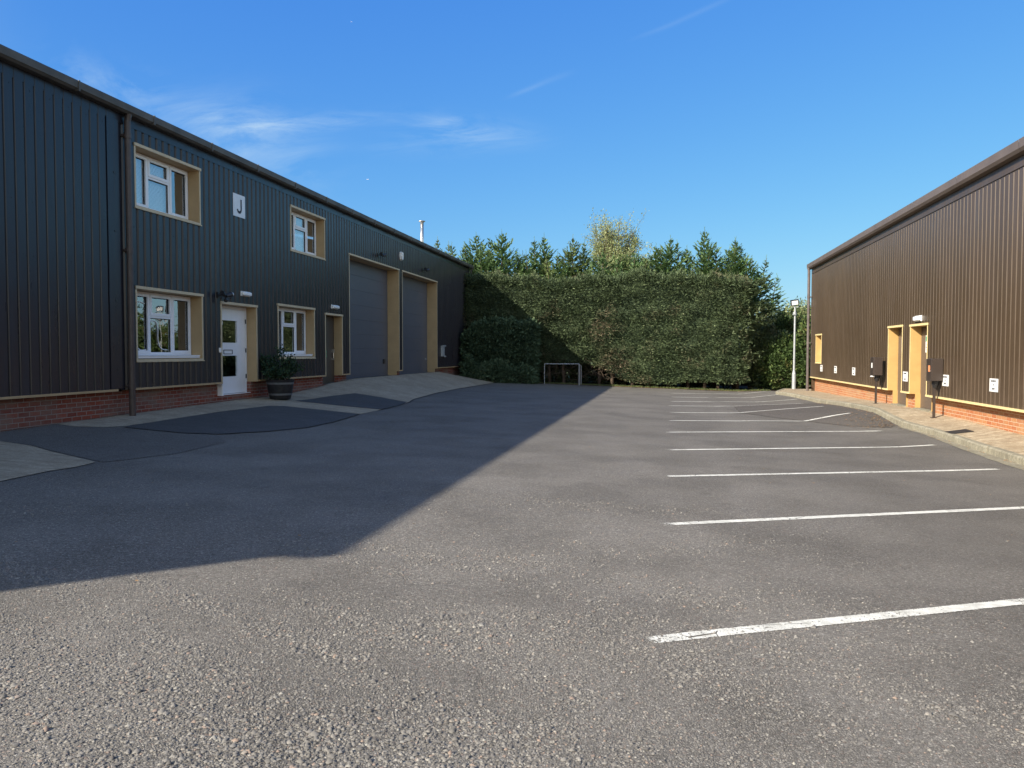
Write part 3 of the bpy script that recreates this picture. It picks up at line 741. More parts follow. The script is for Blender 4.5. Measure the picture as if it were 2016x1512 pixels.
def floodlight_wall(y, z, label, group, mat_head, lit=False, head=(.12, .05)):
    t = empty('floodlight', (XL+.04, y, z), label, 'wall light', group)
    mb = MB(); mb.box(XL+.03, XL+.07, y-.09, y+.03, z-.06, z+.06); mb.tube((XL+.07, y-.03, z), (XL+.2, y+.02, z), .018, n=8); part(mb, 'bracket', M['black'], t)
    mb = MB(); mb.tube((XL+.2, y+.0, z-.02), (XL+.24, y+.16, z+.02), .04, .055, 14); mb.tube((XL+.2, y-.04, z-.01), (XL+.2, y-.16, z+.03), .04, .055, 14); part(mb, 'lamp_head', M['black'], t)
    if lit:
        mb = MB(); mb.tube((XL+.24, y+.16, z+.02), (XL+.25, y+.19, z+.028), .055, .04, 14); part(mb, 'lens', M['lens'], t)
        mb = MB(); mb.lathe((XL+.19, y+.02, z-.16), [(0, 0), (.035, .01), (.045, .05), (.03, .09), (0, .1)], 12); part(mb, 'sensor', M['black'], t)
    return t
g = 'spotlights on the left wall'
floodlight_wall(15.95, 2.73, 'small black spotlight with a clear lens up left of the white door', g, M['black'], True)
floodlight_wall(25.97, 4.76, 'small black twin spotlight above the nearer garage door', g, M['black'])
floodlight_wall(31.16, 4.78, 'small black twin spotlight above the farther garage door', g, M['black'])
def bulkhead(X, sgn, y, z, label, w=.2, h=.055):
    t = empty('bulkhead_light', (X+sgn*.04, y, z), label, 'wall light', 'white emergency lights over the doors')
    a, b = sorted((X+sgn*.03, X+sgn*.06)); mb = MB(); mb.box(a, b, y-w, y+w, z-h, z+h); part(mb, 'back_plate', M['white'], t, bevel=.006)
    a, b = sorted((X+sgn*.06, X+sgn*.115)); mb = MB(); mb.box(a, b, y-w*.94, y+w*.94, z-h*.75, z+h*.75); part(mb, 'diffuser', M['lens'], t, bevel=.02)
bulkhead(XL, 1, 17.07, 2.83, 'white oval emergency light above the white glazed door')
bulkhead(XL, 1, 22.22, 2.82, 'white emergency light above the narrow dark brown door', .24)
t = empty('alarm_box', (XL+.05, 28.4, 5.0), 'white alarm box on the wall between the two garage doors', 'alarm')
mb = MB(); pts = [(.0, .17), (.11, .13), (.13, 0), (.09, -.12), (0, -.17), (-.09, -.12), (-.13, 0), (-.11, .13)]
n = len(pts); A = [(XL+.03, 28.4+p, 5.01+q) for p, q in pts]; B = [(XL+.12, 28.4+p*.8, 5.01+q*.85) for p, q in pts]
for i in range(n): j = (i+1) % n; mb.quad(A[i], A[j], B[j], B[i])
mb.poly(B); part(mb, 'cover', M['white'], t, bevel=.01)
mb = MB(); mb.tube((XL+.12, 28.4, 5.04), (XL+.135, 28.4, 5.04), .035); part(mb, 'strobe', M['lens'], t)
t = empty('meter_box', (XL+.03, 34.1, 1.5), 'pale grey meter box on the wall right of the garage doors', 'meter box')
mb = MB(); mb.box(XL+.03, XL+.12, 33.9, 34.22, 1.33, 1.80); part(mb, 'cabinet', M['galv'], t, bevel=.006)
mb = MB(); mb.box(XL+.03, XL+.135, 34.22, 34.42, 1.31, 1.36); part(mb, 'bracket', M['galv'], t)
mb = MB(); mb.box(XL+.12, XL+.135, 33.86, 34.42, 1.76, 1.82); mb.box(XL+.03, XL+.12, 34.22, 34.42, 1.76, 1.80); part(mb, 'bracket', M['galv'], t)
mb = MB(); mb.box(XL+.03, XL+.055, 15.93, 16.0, 1.50, 1.60); o = mb.build('doorbell', M['white'], bevel=.005); tag(o, 'tiny white doorbell on the wall left of the white door', 'doorbell')

# ------------------------------------------------------------------ right building
XR = 6.3
OPR = dict(win=(33.25, 34.35, 1.12, 2.18), d1=(22.62, 23.88, .1, 2.17), d2=(20.62, 21.90, .1, 2.15))
PR = .475
Rb = empty('industrial_unit', (XR, 18, .1), 'sunlit brown corrugated steel unit with two yellow framed doors on the right', 'industrial building')
part(cladding(XR, -1, -8, 35.4, PR, 4.98, [v if k == 'win' else (v[0], v[1], -1, v[3]) for k, v in OPR.items()], True), 'cladding_wall', M['cladR'], Rb)
mb = MB(); mb.quad((XR, 35.4, -.3), (XR, 35.4, 5.1), (26, 35.4, 8.0), (26, 35.4, -.3)); mb.quad((XR, -8, -.3), (26, -8, -.3), (26, -8, 8), (XR, -8, 5.1)); mb.quad((26, -8, -.3), (26, 35.4, -.3), (26, 35.4, 8), (26, -8, 8))
part(mb, 'end_wall', M['cladR'], Rb)
mb = MB(); wall_with_holes(mb, XR+.24, -8, 35.4, -.2, 5.0, list(OPR.values())); part(mb, 'inner_wall', M['wall_in'], Rb)
mb = MB(); xb = XR+.13
for a, b in [(-8, OPR['d2'][0]-.02), (OPR['d2'][1]+.02, OPR['d1'][0]-.02), (OPR['d1'][1]+.02, 35.35)]: mb = MB(); mb.box(xb, xb+.1, a, b, -.35, PR-.02); part(mb, 'brick_plinth', M['brickR'], Rb)
mb = MB()
for a, b in [(-8, OPR['d2'][0]-.05), (OPR['d2'][1]+.05, OPR['d1'][0]-.05), (OPR['d1'][1]+.05, 35.42)]: mb = MB(); mb.box(XR-.065, XR+.13, a, b, PR-.018, PR+.026); part(mb, 'base_flashing', M['yellow'], Rb)
mb = MB(); mb.quad((6.16, -8.2, 5.17), (26, -8.2, 8.2), (26, 35.6, 8.2), (6.16, 35.6, 5.17)); mb.quad((6.16, -8.2, 5.10), (6.16, 35.6, 5.10), (26, 35.6, 8.1), (26, -8.2, 8.1)); part(mb, 'roof', M['roof'], Rb)
mb = MB(); y = -8.2
while y < 35.5:
    e = min(y+2.95, 35.6)
    for a, b in [((6.13, 5.19), (6.085, 5.17)), ((6.085, 5.17), (6.09, 5.02)), ((6.09, 5.02), (6.13, 4.965)), ((6.13, 4.965), (6.25, 4.955))]:
        mb.quad((a[0], y, a[1]), (a[0], e-.006, a[1]), (b[0], e-.006, b[1]), (b[0], y, b[1]))
    y = e
mb.poly([(6.13, 35.6, 5.19), (6.085, 35.6, 5.17), (6.09, 35.6, 5.02), (6.13, 35.6, 4.965), (6.25, 35.6, 4.955), (6.25, 35.6, 5.19)])
part(mb, 'gutter', M['gutterR'], Rb)
mb = MB(); mb.box(XR-.05, XR-.033, -8, 35.42, 4.76, 4.95); part(mb, 'eaves_flashing', M['cladR'], Rb)
mb = MB(); mb.box(XR-.045, XR+.03, 35.34, 35.43, PR+.03, 4.76); part(mb, 'corner_flashing', M['gutterR'], Rb)
downpipe('downpipe', M['pipeR'], Rb, 6.13, 35.32, -.12, 4.9, .055, -1, [.1, 1.9, 3.8])
a, b, z0, z1 = OPR['win']
surround(Rb, 'window', M['ochre'], M['yellow'], XR, -1, a, b, z0, z1, .24)
mb = MB(); xf = XR+.22
mb.box(xf, xf+.05, a+.01, b-.01, z0+.01, z0+.07); mb.box(xf, xf+.05, a+.01, b-.01, z1-.07, z1-.01); mb.box(xf, xf+.05, a+.01, a+.07, z0+.07, z1-.07); mb.box(xf, xf+.05, b-.07, b-.01, z0+.07, z1-.07)
w = part(mb, 'window', M['pvc'], Rb); mb = MB(); mb.quad((xf+.02, a+.07, z0+.07), (xf+.02, b-.07, z0+.07), (xf+.02, b-.07, z1-.07), (xf+.02, a+.07, z1-.07)); part(mb, 'glass', M['glass_low'], w)
for k in ('d1', 'd2'):
    a, b, z0, z1 = OPR[k]; zf = float(WF(a))+.01
    surround(Rb, 'door', M['ochre'], M['yellow'], XR, -1, a, b, PR-.02, z1, .24, bottom=False)
    for q in (a-.0015, b-.0255+.0): mb = MB(); mb.box(XR+.10, XR+.24, q-.0135, q+.0285, zf, PR-.02); part(mb, 'door_frame', M['ochre'], Rb)
    mb = MB(); mb.box(XR+.05, XR+.24, a+.012, b-.012, zf-.1, zf+.015); part(mb, 'threshold', M['kerb'], Rb)
    mb = MB(); xf = XR+.22; mb.box(xf, xf+.05, a+.02, b-.02, zf+.02, z1-.02); d = part(mb, 'door', M['doorR'], Rb)
    mb = MB(); mb.tube((xf, a+.14, 1.08), (xf-.05, a+.14, 1.08), .02, n=10); mb.tube((xf-.045, a+.14, 1.08), (xf-.045, a+.27, 1.08), .010, n=8); part(mb, 'handle', M['steel'], d)
    ya = a+.62; s0, s1 = (1.50, 1.92)
    mb = MB(); mb.box(xf-.004, xf-.001, ya, ya+.30, s0, s1); p = part(mb, 'poster', M['white'], d)
    mb = MB(); mb.box(xf-.006, xf-.0045, ya+.02, ya+.28, s1-.15, s1-.02)
    if k == 'd1': mb = MB(); mb.box(xf-.006, xf-.0045, ya+.03, ya+.27, s1-.14, s1-.03)
    part(mb, 'poster_panel', M['green'] if k == 'd2' else simple('faded_green', (.25, .32, .22), .6, .2), d)
    for i, (yy, zz) in enumerate([(.2, .20), (.07, .05), (.2, .07), (.06, .12), (.22, .13)]): mb = MB(); mb.box(xf-.006, xf-.0045, ya+yy-.025, ya+yy+.025, s0+zz-.015, s0+zz+.015); part(mb, 'poster_mark', M['ink'], d)
bulkhead(XR, -1, 21.25, 2.33, 'white emergency light above the nearer yellow framed door', .24, .07)
# bay signs
bay = [(33.15, 'white reserved sign below the small yellow framed window at the far corner', 0), (30.6, 'second white reserved sign from the far downpipe on the sunlit wall', 0), (27.85, 'third white reserved sign from the far downpipe on the sunlit wall', 0),
       (22.26, 'white reserved sign between the two yellow framed doors', 0), (19.3, 'white reserved sign just right of the nearer charger box', 0), (16.68, 'white reserved sign on bare cladding nearest the camera', 0)]
for y, lab, _ in bay:
    z = .885 + (y-25)*.0005; w, h = .2, .14
    w = .19; h = .105+.02
    t = empty('bay_sign', (XR-.04, y, z), lab, 'sign', 'white bay signs along the right wall')
    mb = MB(); mb.box(XR-.042, XR-.034, y-w, y+w, z-h, z+h); part(mb, 'sign_plate', M['white'], t)
    loc = Vector((XR-.0435, y, z))
    text_mesh('RESERVED', .052, 'lettering', M['ink'], loc+Vector((0, 0, .075)), RR, t)
    text_mesh('FOR', .034, 'lettering', M['ink'], loc+Vector((0, 0, .005)), RR, t)
    text_mesh('UNIT J', .055, 'lettering', M['ink'], loc+Vector((0, 0, -.07)), RR, t)
# chargers
def charger(x, y, lab, plate, flap):
    zg = pvz(x, y)
    t = empty('car_charger', (x, y, zg), lab, 'car charger', 'dark brown charger boxes on posts')
    zb, zt = .865, 1.365
    mb = MB(); mb.box(x-.025, x+.025, y-.025, y+.025, zg-.02, zb+.02); mb.box(x-.06, x+.06, y-.06, y+.06, zg-.002, zg+.008); part(mb, 'post', M['box'], t)
    mb = MB(); mb.box(x-.10, x+.12, y-.18, y+.18, zb, zt); b = part(mb, 'charger_box', M['box'], t, bevel=.006)
    mb = MB(); mb.box(x-.125, x-.101, y-.17, y+.17, zb-.012, zt-.01); part(mb, 'front_cover', M['box'], b, bevel=.004)
    mb = MB(); mb.box(x-.128, x-.1255, y-.09, y+.03, 1.07, 1.21); part(mb, 'label_plate', M[plate], b)
    mb = MB(); n = 14
    mb.lathe((x+.02, y, zb-.17), [(.0, 0), (.045, 0), (.075, .08), (.085, .17), (0, .17)], 14); part(mb, 'cable_holster', M['black'], t)
    if flap: mb = MB(); mb.box(x-.16, x-.06, y-.1, y+.0, zb-.05, zb-.015); part(mb, 'plug', M['white'], t, bevel=.01)
    else: mb = MB(); mb.tube((x-.126, y-.14, 1.09), (x-.137, y-.14, 1.09), .014, n=10); part(mb, 'lock', M['steel'], b)
charger(6.13, 19.6, 'dark charger box on a post with an orange label, by the nearer yellow framed door', 'orange', False)
charger(6.03, 24.15, 'dark charger box on a post with a white plug, left of both yellow doors', 'white', True)
# crumbling concrete channel along the foot of the kerb
ch = []
for y in np.arange(-6, 19.6, .3): ch.append((float(XK(y))-.03-.20*max(0, min(1, (19.4-y)/5))-random.uniform(0, .035), float(y)))
ch2 = [(float(XK(y))+.01, float(y)) for y in np.arange(19.4, -6.2, -.6)]
sheet('kerb_channel', ch+ch2, M['kerb'], .006, .5)
# drain cover
zc = pvz(5.66, 17)
mb = MB(); c = [(5.52, 17.22), (5.86, 17.28), (5.84, 16.84), (5.52, 16.74)]
c = [(5.56, 16.80), (5.98, 16.80), (5.98, 17.22), (5.56, 17.22)]
bt = [(x, y, pvz(x, y)+.004) for x, y in c]; tp = [(x, y, pvz(x, y)+.012) for x, y in c]
mb.poly(tp)
for i in range(4): mb.quad(bt[i], bt[(i+1) % 4], tp[(i+1) % 4], tp[i])
o = mb.build('access_cover', simple('cast_iron', (.04, .038, .036), .6, .4, metal=.4, bump=.004)); tag(o, 'small square dark metal access cover set in the buff pavement', 'access cover')

# lamp post
t = empty('lamp_post', (5.95, 37.6, gz(5.9, 37.6)-.02), 'slim galvanised lamp post with a square floodlight beside the brown unit', 'lamp post')
x, y = 5.95, 37.6; zb = -.2
mb = MB(); mb.tube((x, y, zb), (x, y, zb+.75), .085, .085, 20); mb.tube((x, y, zb+.75), (x, y, zb+.9), .085, .048, 20); mb.tube((x, y, zb+.9), (x+.01, y, 3.45), .048, .038, 20); part(mb, 'pole', M['galv'], t)
mb = MB(); mb.tube((x, y, 3.15), (x, y, 3.3), .075, n=14); mb.tube((x, y, 3.45), (x, y, 3.55), .03, n=10); mb.box(x-.14, x+.14, y-.02, y+.02, 3.5, 3.54); mb.box(x-.1, x-.02, y-.09, y-.04, 3.16, 3.22); part(mb, 'bracket', M['galv'], t)
Rm = Matrix.Rotation(math.radians(-8), 4, 'Y') @ Matrix.Rotation(math.radians(12), 4, 'X')
def rotpart(mb, nm, mat, par, **k):
    mb.v = [tuple((Rm @ (Vector(v)-Vector((x-.02, y-.06, 3.7)))) + Vector((x-.02, y-.06, 3.7))) for v in mb.v]
    return part(mb, nm, mat, par, **k)
mb = MB(); xc = x-.02
mb.box(xc-.17, xc+.17, y-.08, y-.02, 3.58, 3.84)
for q in ((xc-.17, xc+.17, 3.58, 3.61), (xc-.17, xc+.17, 3.81, 3.84), (xc-.17, xc-.14, 3.61, 3.81), (xc+.14, xc+.17, 3.61, 3.81)): mb.box(q[0], q[1], y-.10, y-.08, q[2], q[3])
h = rotpart(mb, 'floodlight', M['black'], t)
mb = MB(); mb.box(xc-.14, xc+.14, y-.086, y-.081, 3.61, 3.81); rotpart(mb, 'lens', M['lens'], h)
mb = MB(); mb.box(x+.15, x+.23, y-.10, y-.03, 3.50, 3.58); part(mb, 'sensor', M['black'], t)

# goal frame
t = empty('goal_frame', (-4.5, 37.3, .05), 'small pale metal goal frame standing in front of the tall hedge', 'goal frame')
yg = 37.35; za = gz(-5.2, yg); zb_ = gz(-3.6, yg)
mb = MB(); mb.tube((-5.22, yg, .97), (-3.60, yg, .97), .017, n=10); part(mb, 'crossbar', M['galv'], t)
mb = MB(); mb.tube((-5.22, yg, za), (-5.22, yg, .97), .017, n=10); part(mb, 'post', M['galv'], t)
mb = MB(); mb.tube((-3.60, yg, zb_), (-3.60, yg, .97), .021, n=10); part(mb, 'post', M['galv'], t)
mb = MB(); mb.tube((-3.60, yg, .93), (-3.56, yg+.55, .90), .018, n=8); mb.tube((-3.56, yg+.55, .90), (-3.56, yg+.55, zb_-.02), .02, n=8); part(mb, 'rear_post', M['galv'], t)

# planter and its shrub
px_, py_ = -8.88, 17.98; zg = gz(px_, py_)+.01
t = empty('barrel_planter', (px_, py_, zg), 'black half barrel planter with grey hoops beside the white door', 'planter')
prof = [(.22, 0), (.245, .02), (.285, .2), (.32, .42), (.33, .47), (.312, .475), (.295, .44), (.27, .41), (0, .41)]
mb = MB()
mb.lathe((px_, py_, zg), [(0, 0)]+prof, 36); b = part(mb, 'barrel', simple('black_staves', (.018, .018, .02), .5, .4, vary=.4, sc_=12), t)
for z0, r0, r1 in ((.10, .270, .278), (.36, .314, .322)):
    mb = MB(); mb.lathe((px_, py_, zg+z0), [(r0, 0), (r1, .045), (r1-.01, .047)], 36); part(mb, 'hoop', simple('dull_hoop', (.16, .17, .18), .5, .5, metal=.4), b)
mb = MB(); mb.lathe((px_, py_, zg+.418), [(0, .01), (.2, .02), (.29, 0)], 24); part(mb, 'soil', M['soil'], b)

# ------------------------------------------------------------------ foliage
def leaves(name, P, D, W, tone, mat, parent=None, extra=None):
    """diamond leaves: base P, vector D, half width W (all n x 3)"""
    n = len(P); V = np.empty((n, 4, 3), np.float32)
    V[:, 0] = P; V[:, 1] = P+D*.45+W; V[:, 2] = P+D; V[:, 3] = P+D*.45-W
    V = V.reshape(-1, 3)
    me = bpy.data.meshes.new(name)
    nf = n; idx = np.arange(n*4, dtype=np.int32); tn = np.repeat(tone.astype(np.float32), 4)
    if extra is not None:
        ev, ef = extra; b = len(V); V = np.vstack([V, np.array(ev, np.float32)]); idx = np.concatenate([idx, np.array(ef, np.int32).ravel()+b]); nf += len(ef); tn = np.concatenate([tn, np.full(len(ev), .05, np.float32)])
    me.vertices.add(len(V)); me.vertices.foreach_set('co', V.ravel().astype(np.float32))
    me.loops.add(len(idx)); me.loops.foreach_set('vertex_index', idx)
    me.polygons.add(nf); me.polygons.foreach_set('loop_start', np.arange(0, nf*4, 4, dtype=np.int32)); 
    me.update(calc_edges=True)
    a = me.attributes.new('tone', 'FLOAT', 'POINT'); a.data.foreach_set('value', tn)
    me.materials.append(mat)
    o = bpy.data.objects.new(name, me); col.objects.link(o)
    if parent:
        me.transform(Matrix.Translation(-parent.location)); o.parent = parent
    return o
def unit(v): return v/np.maximum(np.linalg.norm(v, axis=1, keepdims=True), 1e-6)
def lump(P, seed, s):
    """cheap smooth 3-d noise, about -1..1"""
    r = np.random.RandomState(seed); o = np.zeros(len(P))
    for i in range(7):
        k = r.normal(size=3)*s*(1+.55*i); o += np.sin(P@k + r.uniform(0, 6.28))/(1+.35*i)
    return o/2.6
def boxfoliage(name, mat, x0, x1, y0, y1, z0f, z1f, seed, dens, size, relief, parent, sides='fltrb', droop=-.25, core=.35, aspect=.32, round_=.25, tone_gain=.5, flat=1.):
    """clipped mass: sprays over the faces of a box whose bottom and top heights vary along X"""
    r = np.random.RandomState(seed); PP = []; NN = []
    zt = lambda x: np.array([z1f(a) for a in x]) + .10*np.sin(x*5.1+seed)*np.sin(x*2.3)+.06*np.sin(x*13.7); zb = lambda x: np.array([z0f(a) for a in x])
    H = float(np.mean([z1f(a) for a in (x0, (x0+x1)/2, x1)]) - z0f((x0+x1)/2))
    def add(n, kind):
        n = int(n)
        x = r.uniform(x0, x1, n); y = r.uniform(y0, y1, n); t = r.uniform(0, 1, n)
        if kind == 'f': y[:] = y0; N = (0, -1, 0)
        if kind == 'k': y[:] = y1; N = (0, 1, 0)
        if kind == 'l': x[:] = x0; N = (-1, 0, 0)
        if kind == 'r': x[:] = x1; N = (1, 0, 0)
        if kind == 't': t[:] = 1; N = (0, 0, 1)
        z = zb(x)+(zt(x)-zb(x))*t
        N = np.tile(np.array(N, float), (n, 1)); P = np.stack([x, y, z], 1)
        # soften the edges
        if kind in 'fk':
            e = np.clip((t-(1-round_/H*1.2))/(round_/H*1.2), 0, 1); P[:, 1] += (1 if kind == 'f' else -1)*e*e*round_*.8; N[:, 2] += e*1.2
            ex = np.clip((x-(x1-round_))/round_, 0, 1); P[:, 1] += (1 if kind == 'f' else -1)*ex*ex*round_*.5; N[:, 0] += ex
        PP.append(P); NN.append(unit(N))
    add((x1-x0)*H*dens, 'f')
    if 'k' in sides: add((x1-x0)*H*dens*.35, 'k')
    if 'r' in sides: add((y1-y0)*H*dens, 'r')
    if 'l' in sides: add((y1-y0)*H*dens*.5, 'l')
    if 't' in sides: add((x1-x0)*(y1-y0)*dens, 't')
    P = np.vstack(PP); N = np.vstack(NN); n = len(P)
    rel = lump(P, seed, 1.3)*.4+lump(P*np.array([1, 1, 2.1]), seed+1, 3.4)*.5+lump(P*np.array([1, 1, 2.0]), seed+2, 7.5)*.4
    depth = r.uniform(0, 1, n)**1.5*core
    P = P + N*(rel*relief)[:, None] - N*depth[:, None]
    D = N*r.uniform(.3, 1.0, (n, 1)) + r.normal(0, .6, (n, 3))*np.array([1, 1, flat]) + np.array([0, 0, droop]); D = unit(D)
    L_ = size*r.uniform(.55, 1.35, n)
    side = unit(np.cross(D, r.normal(size=(n, 3)) + np.array([0, 0, 1.6])))
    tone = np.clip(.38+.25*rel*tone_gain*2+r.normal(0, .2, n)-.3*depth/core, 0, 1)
    # solid core so that the mass stops light, a coarse bumpy box well inside
    ev = []; ef = []; m_ = core*.9; nx = max(4, int((x1-x0)/.5)); nz = 10
    def gridface(fn, nu, nv):
        b = len(ev)
        for i in range(nu+1):
            for j in range(nv+1): ev.append(fn(i/nu, j/nv))
        for i in range(nu):
            for j in range(nv): a = b+i*(nv+1)+j; ef.append((a, a+1, a+nv+2, a+nv+1))
    xa, xb_, ya, yb = x0+m_, x1-m_, y0+m_, y1-m_
    def zz(x, v): lo, hi = z0f(x)+m_*.3, z1f(x)-m_; return lo+(hi-lo)*v
    jit = lambda: r.uniform(-.08, .08)
    gridface(lambda u, v: (xa+(xb_-xa)*u, ya+jit(), zz(xa+(xb_-xa)*u, v)), nx, nz)
    gridface(lambda u, v: (xa+(xb_-xa)*u, yb+jit(), zz(xa+(xb_-xa)*u, v)), nx, nz)
    gridface(lambda u, v: (xa, ya+(yb-ya)*u, zz(xa, v)), 3, nz); gridface(lambda u, v: (xb_, ya+(yb-ya)*u, zz(xb_, v)), 3, nz)
    gridface(lambda u, v: (xa+(xb_-xa)*u, ya+(yb-ya)*v, zz(xa+(xb_-xa)*u, 1)), nx, 3)
    gridface(lambda u, v: (xa+(xb_-xa)*u, ya+(yb-ya)*v, zz(xa+(xb_-xa)*u, 0)), nx, 3)
    return leaves(name, P, D*L_[:, None], side*(L_*aspect*.5)[:, None], tone, mat, parent, (ev, ef))

# tall clipped hedge
H = empty('clipped_hedge', (-2.5, 39, 0), 'tall clipped cypress hedge with brown patches closing the end of the yard', 'hedge')
ztop = tab({-9.6:5.15, -7:5.15, -5.5:4.95, -4:5.0, -1:5.2, 1:5.05, 2.5:5.05, 3.6:4.95, 4.2:4.75})
zbot = tab({-9.6:.2, -5.6:.55, -5.2:1.0, -3.4:1.0, -2.6:.75, -1.9:.3, -1:.05, .6:.0, 1.2:.12, 2.4:.12, 3.2:.02, 4.2:.15})
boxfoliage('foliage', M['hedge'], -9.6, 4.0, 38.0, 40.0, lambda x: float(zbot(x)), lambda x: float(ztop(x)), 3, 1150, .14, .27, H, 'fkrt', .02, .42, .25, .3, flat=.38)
# sprays sticking out at its right-hand end
def sprays(seed, n, base, dirs, length, size, out, width=.24):
    r = np.random.RandomState(seed)
    P, D, W, T = out
    for _ in range(n):
        b = np.array([r.uniform(*q) for q in base]); d = np.array([r.uniform(*q) for q in dirs]); d /= np.linalg.norm(d); L_ = r.uniform(*length)
        k = int(L_/.035)
        for i in range(k):
            s = i/k; p = b+d*L_*s+np.array([0, 0, .16*L_*s*s]); sp = (1-s)*width+.03
            q = r.normal(0, 1, 3)*np.array([.6, .8, .35])*sp*.6
            dd = d+r.normal(0, .55, 3); dd /= np.linalg.norm(dd); l = size*r.uniform(.6, 1.3)*(1.1-.4*s)
            w = np.cross(dd, np.array([0, .3, 1.])+r.normal(0, .4, 3)); w /= np.linalg.norm(w)
            P.append(p+q); D.append(dd*l); W.append(w*l*.17); T.append(np.clip(r.normal(.4, .2), 0, 1))
out = ([], [], [], [])
sprays(5, 80, ((3.5, 3.9), (38.1, 39.8), (.6, 4.6)), ((.6, 1), (-.5, .3), (-.1, .35)), (.4, 1.0), .2, out)
sprays(6, 20, ((3.7, 4.0), (38.2, 39), (4.0, 4.5)), ((1, 1.2), (-.3, .2), (.15, .45)), (.8, 1.3), .2, out)
sprays(8, 20, ((3.7, 4.0), (38.2, 39), (3.2, 3.7)), ((1, 1.2), (-.3, .2), (.0, .3)), (.8, 1.35), .2, out)
sprays(9, 20, ((3.7, 4.0), (38.2, 39), (2.4, 3.1)), ((1, 1.2), (-.3, .2), (.1, .35)), (.9, 1.7), .2, out)
leaves('side_sprays', *[np.array(a) for a in out], M['hedge'], H)
out = ([], [], [], [])
sprays(15, 150, ((-9, 3.9), (38.1, 39.6), (4.85, 5.0)), ((-.5, .5), (-.8, .2), (.5, 1.2)), (.15, .45), .15, out, .10)
sprays(16, 150, ((-5, 3.9), (37.95, 38.1), (.8, 4.8)), ((-.8, .8), (-1, -.5), (-.1, .5)), (.12, .30), .14, out, .10)
leaves('stray_shoots', *[np.array(a) for a in out], M['hedge'], H)
r = np.random.RandomState(11)
mbt = MB()
for x in list(np.arange(-8.6, 3.9, .82)):
    x += r.uniform(-.15, .15); y = 38.9+r.uniform(-.25, .25); zg = gz(x, y)-.1
    mb = MB(); mb.tube((x, y, zg), (x+r.uniform(-.06, .06), y, zg+1.2), .085, .07, 10); mb.tube((x, y, zg+1.2), (x, y, 3.6), .07, .03, 8); part(mb, 'trunk', M['bark'], H)
# dead twigs low down where the hedge is bare
mb = MB()
for _ in range(150):
    a = Vector((r.uniform(-5.5, -1.8), r.uniform(38.1, 38.7), r.uniform(.25, 1.1))); d = Vector((r.normal()*.5, -abs(r.normal())*.3, r.normal()*.3)); mb.tube(a, a+d*.6, .008, .003, 4, False)
part(mb, 'dead_twigs', simple('grey_twigs', (.17, .13, .10), .9, .1), H)

# lower hedge in front on the left
LH = empty('low_hedge', (-7.2, 37.1, .2), 'lower leafy green hedge in the corner between the left unit and tall hedge', 'hedge')
lt = tab({-9.2:2.2, -8.7:2.75, -8.1:2.95, -7:2.98, -6:2.95, -5.5:2.85}); lb = tab({-9.2:.25, -5.5:.08})
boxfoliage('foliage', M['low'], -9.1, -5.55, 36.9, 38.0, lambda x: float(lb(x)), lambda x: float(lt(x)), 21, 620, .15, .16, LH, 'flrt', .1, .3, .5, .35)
# soft skirt of ivy at its foot
IV = empty('ivy_bush', (-7.6, 36.6, .15), 'loose pale green ivy bush spilling onto the slab at the foot of the lower hedge', 'bush')
def blob(name, mat, c, rad, seed, n, size, parent, aspect=.5, flat=.35, up=.3, hollow=.55, tone0=.4):
    r = np.random.RandomState(seed); v = unit(r.normal(size=(n, 3))); v[:, 2] = np.abs(v[:, 2])*r.choice([1, 1, 1, -.5], n)
    c = np.array(c); rad = np.array(rad)
    rel = lump(v*rad, seed, 2.2)*.22 + lump(v*rad, seed+3, 6)*.12
    s = (r.uniform(hollow**3, 1, n)**(1/3))*(1+rel)
    P = c+v*rad*s[:, None]
    D = unit(v*.8+r.normal(0, .7, (n, 3))+np.array([0, 0, up])); L_ = size*r.uniform(.5, 1.4, n)
    W = unit(np.cross(D, r.normal(size=(n, 3))))
    tone = np.clip(tone0+rel*1.3+r.normal(0, .2, n), 0, 1)
    return P, D*L_[:, None], W*(L_*aspect*.5)[:, None], tone
def join(*sets): return [np.concatenate([s[i] for s in sets]) for i in range(4)]
leaves('leaves', *join(blob('', None, (-7.4, 36.7, .3), (.9, .4, .8), 31, 3800, .11, None), blob('', None, (-8.6, 36.6, .4), (.55, .4, .9), 32, 2600, .11, None), blob('', None, (-6.3, 36.8, .2), (.8, .35, .7), 33, 2600, .11, None)), M['low'], IV)
mb = MB()
for i in range(14): a = Vector((random.uniform(-8.8, -5.8), 36.8, .1)); mb.tube(a, a+Vector((random.uniform(-.3, .3), random.uniform(-.3, .1), random.uniform(.4, .9))), .012, .005, 5, False)
part(mb, 'stems', M['bark'], IV)

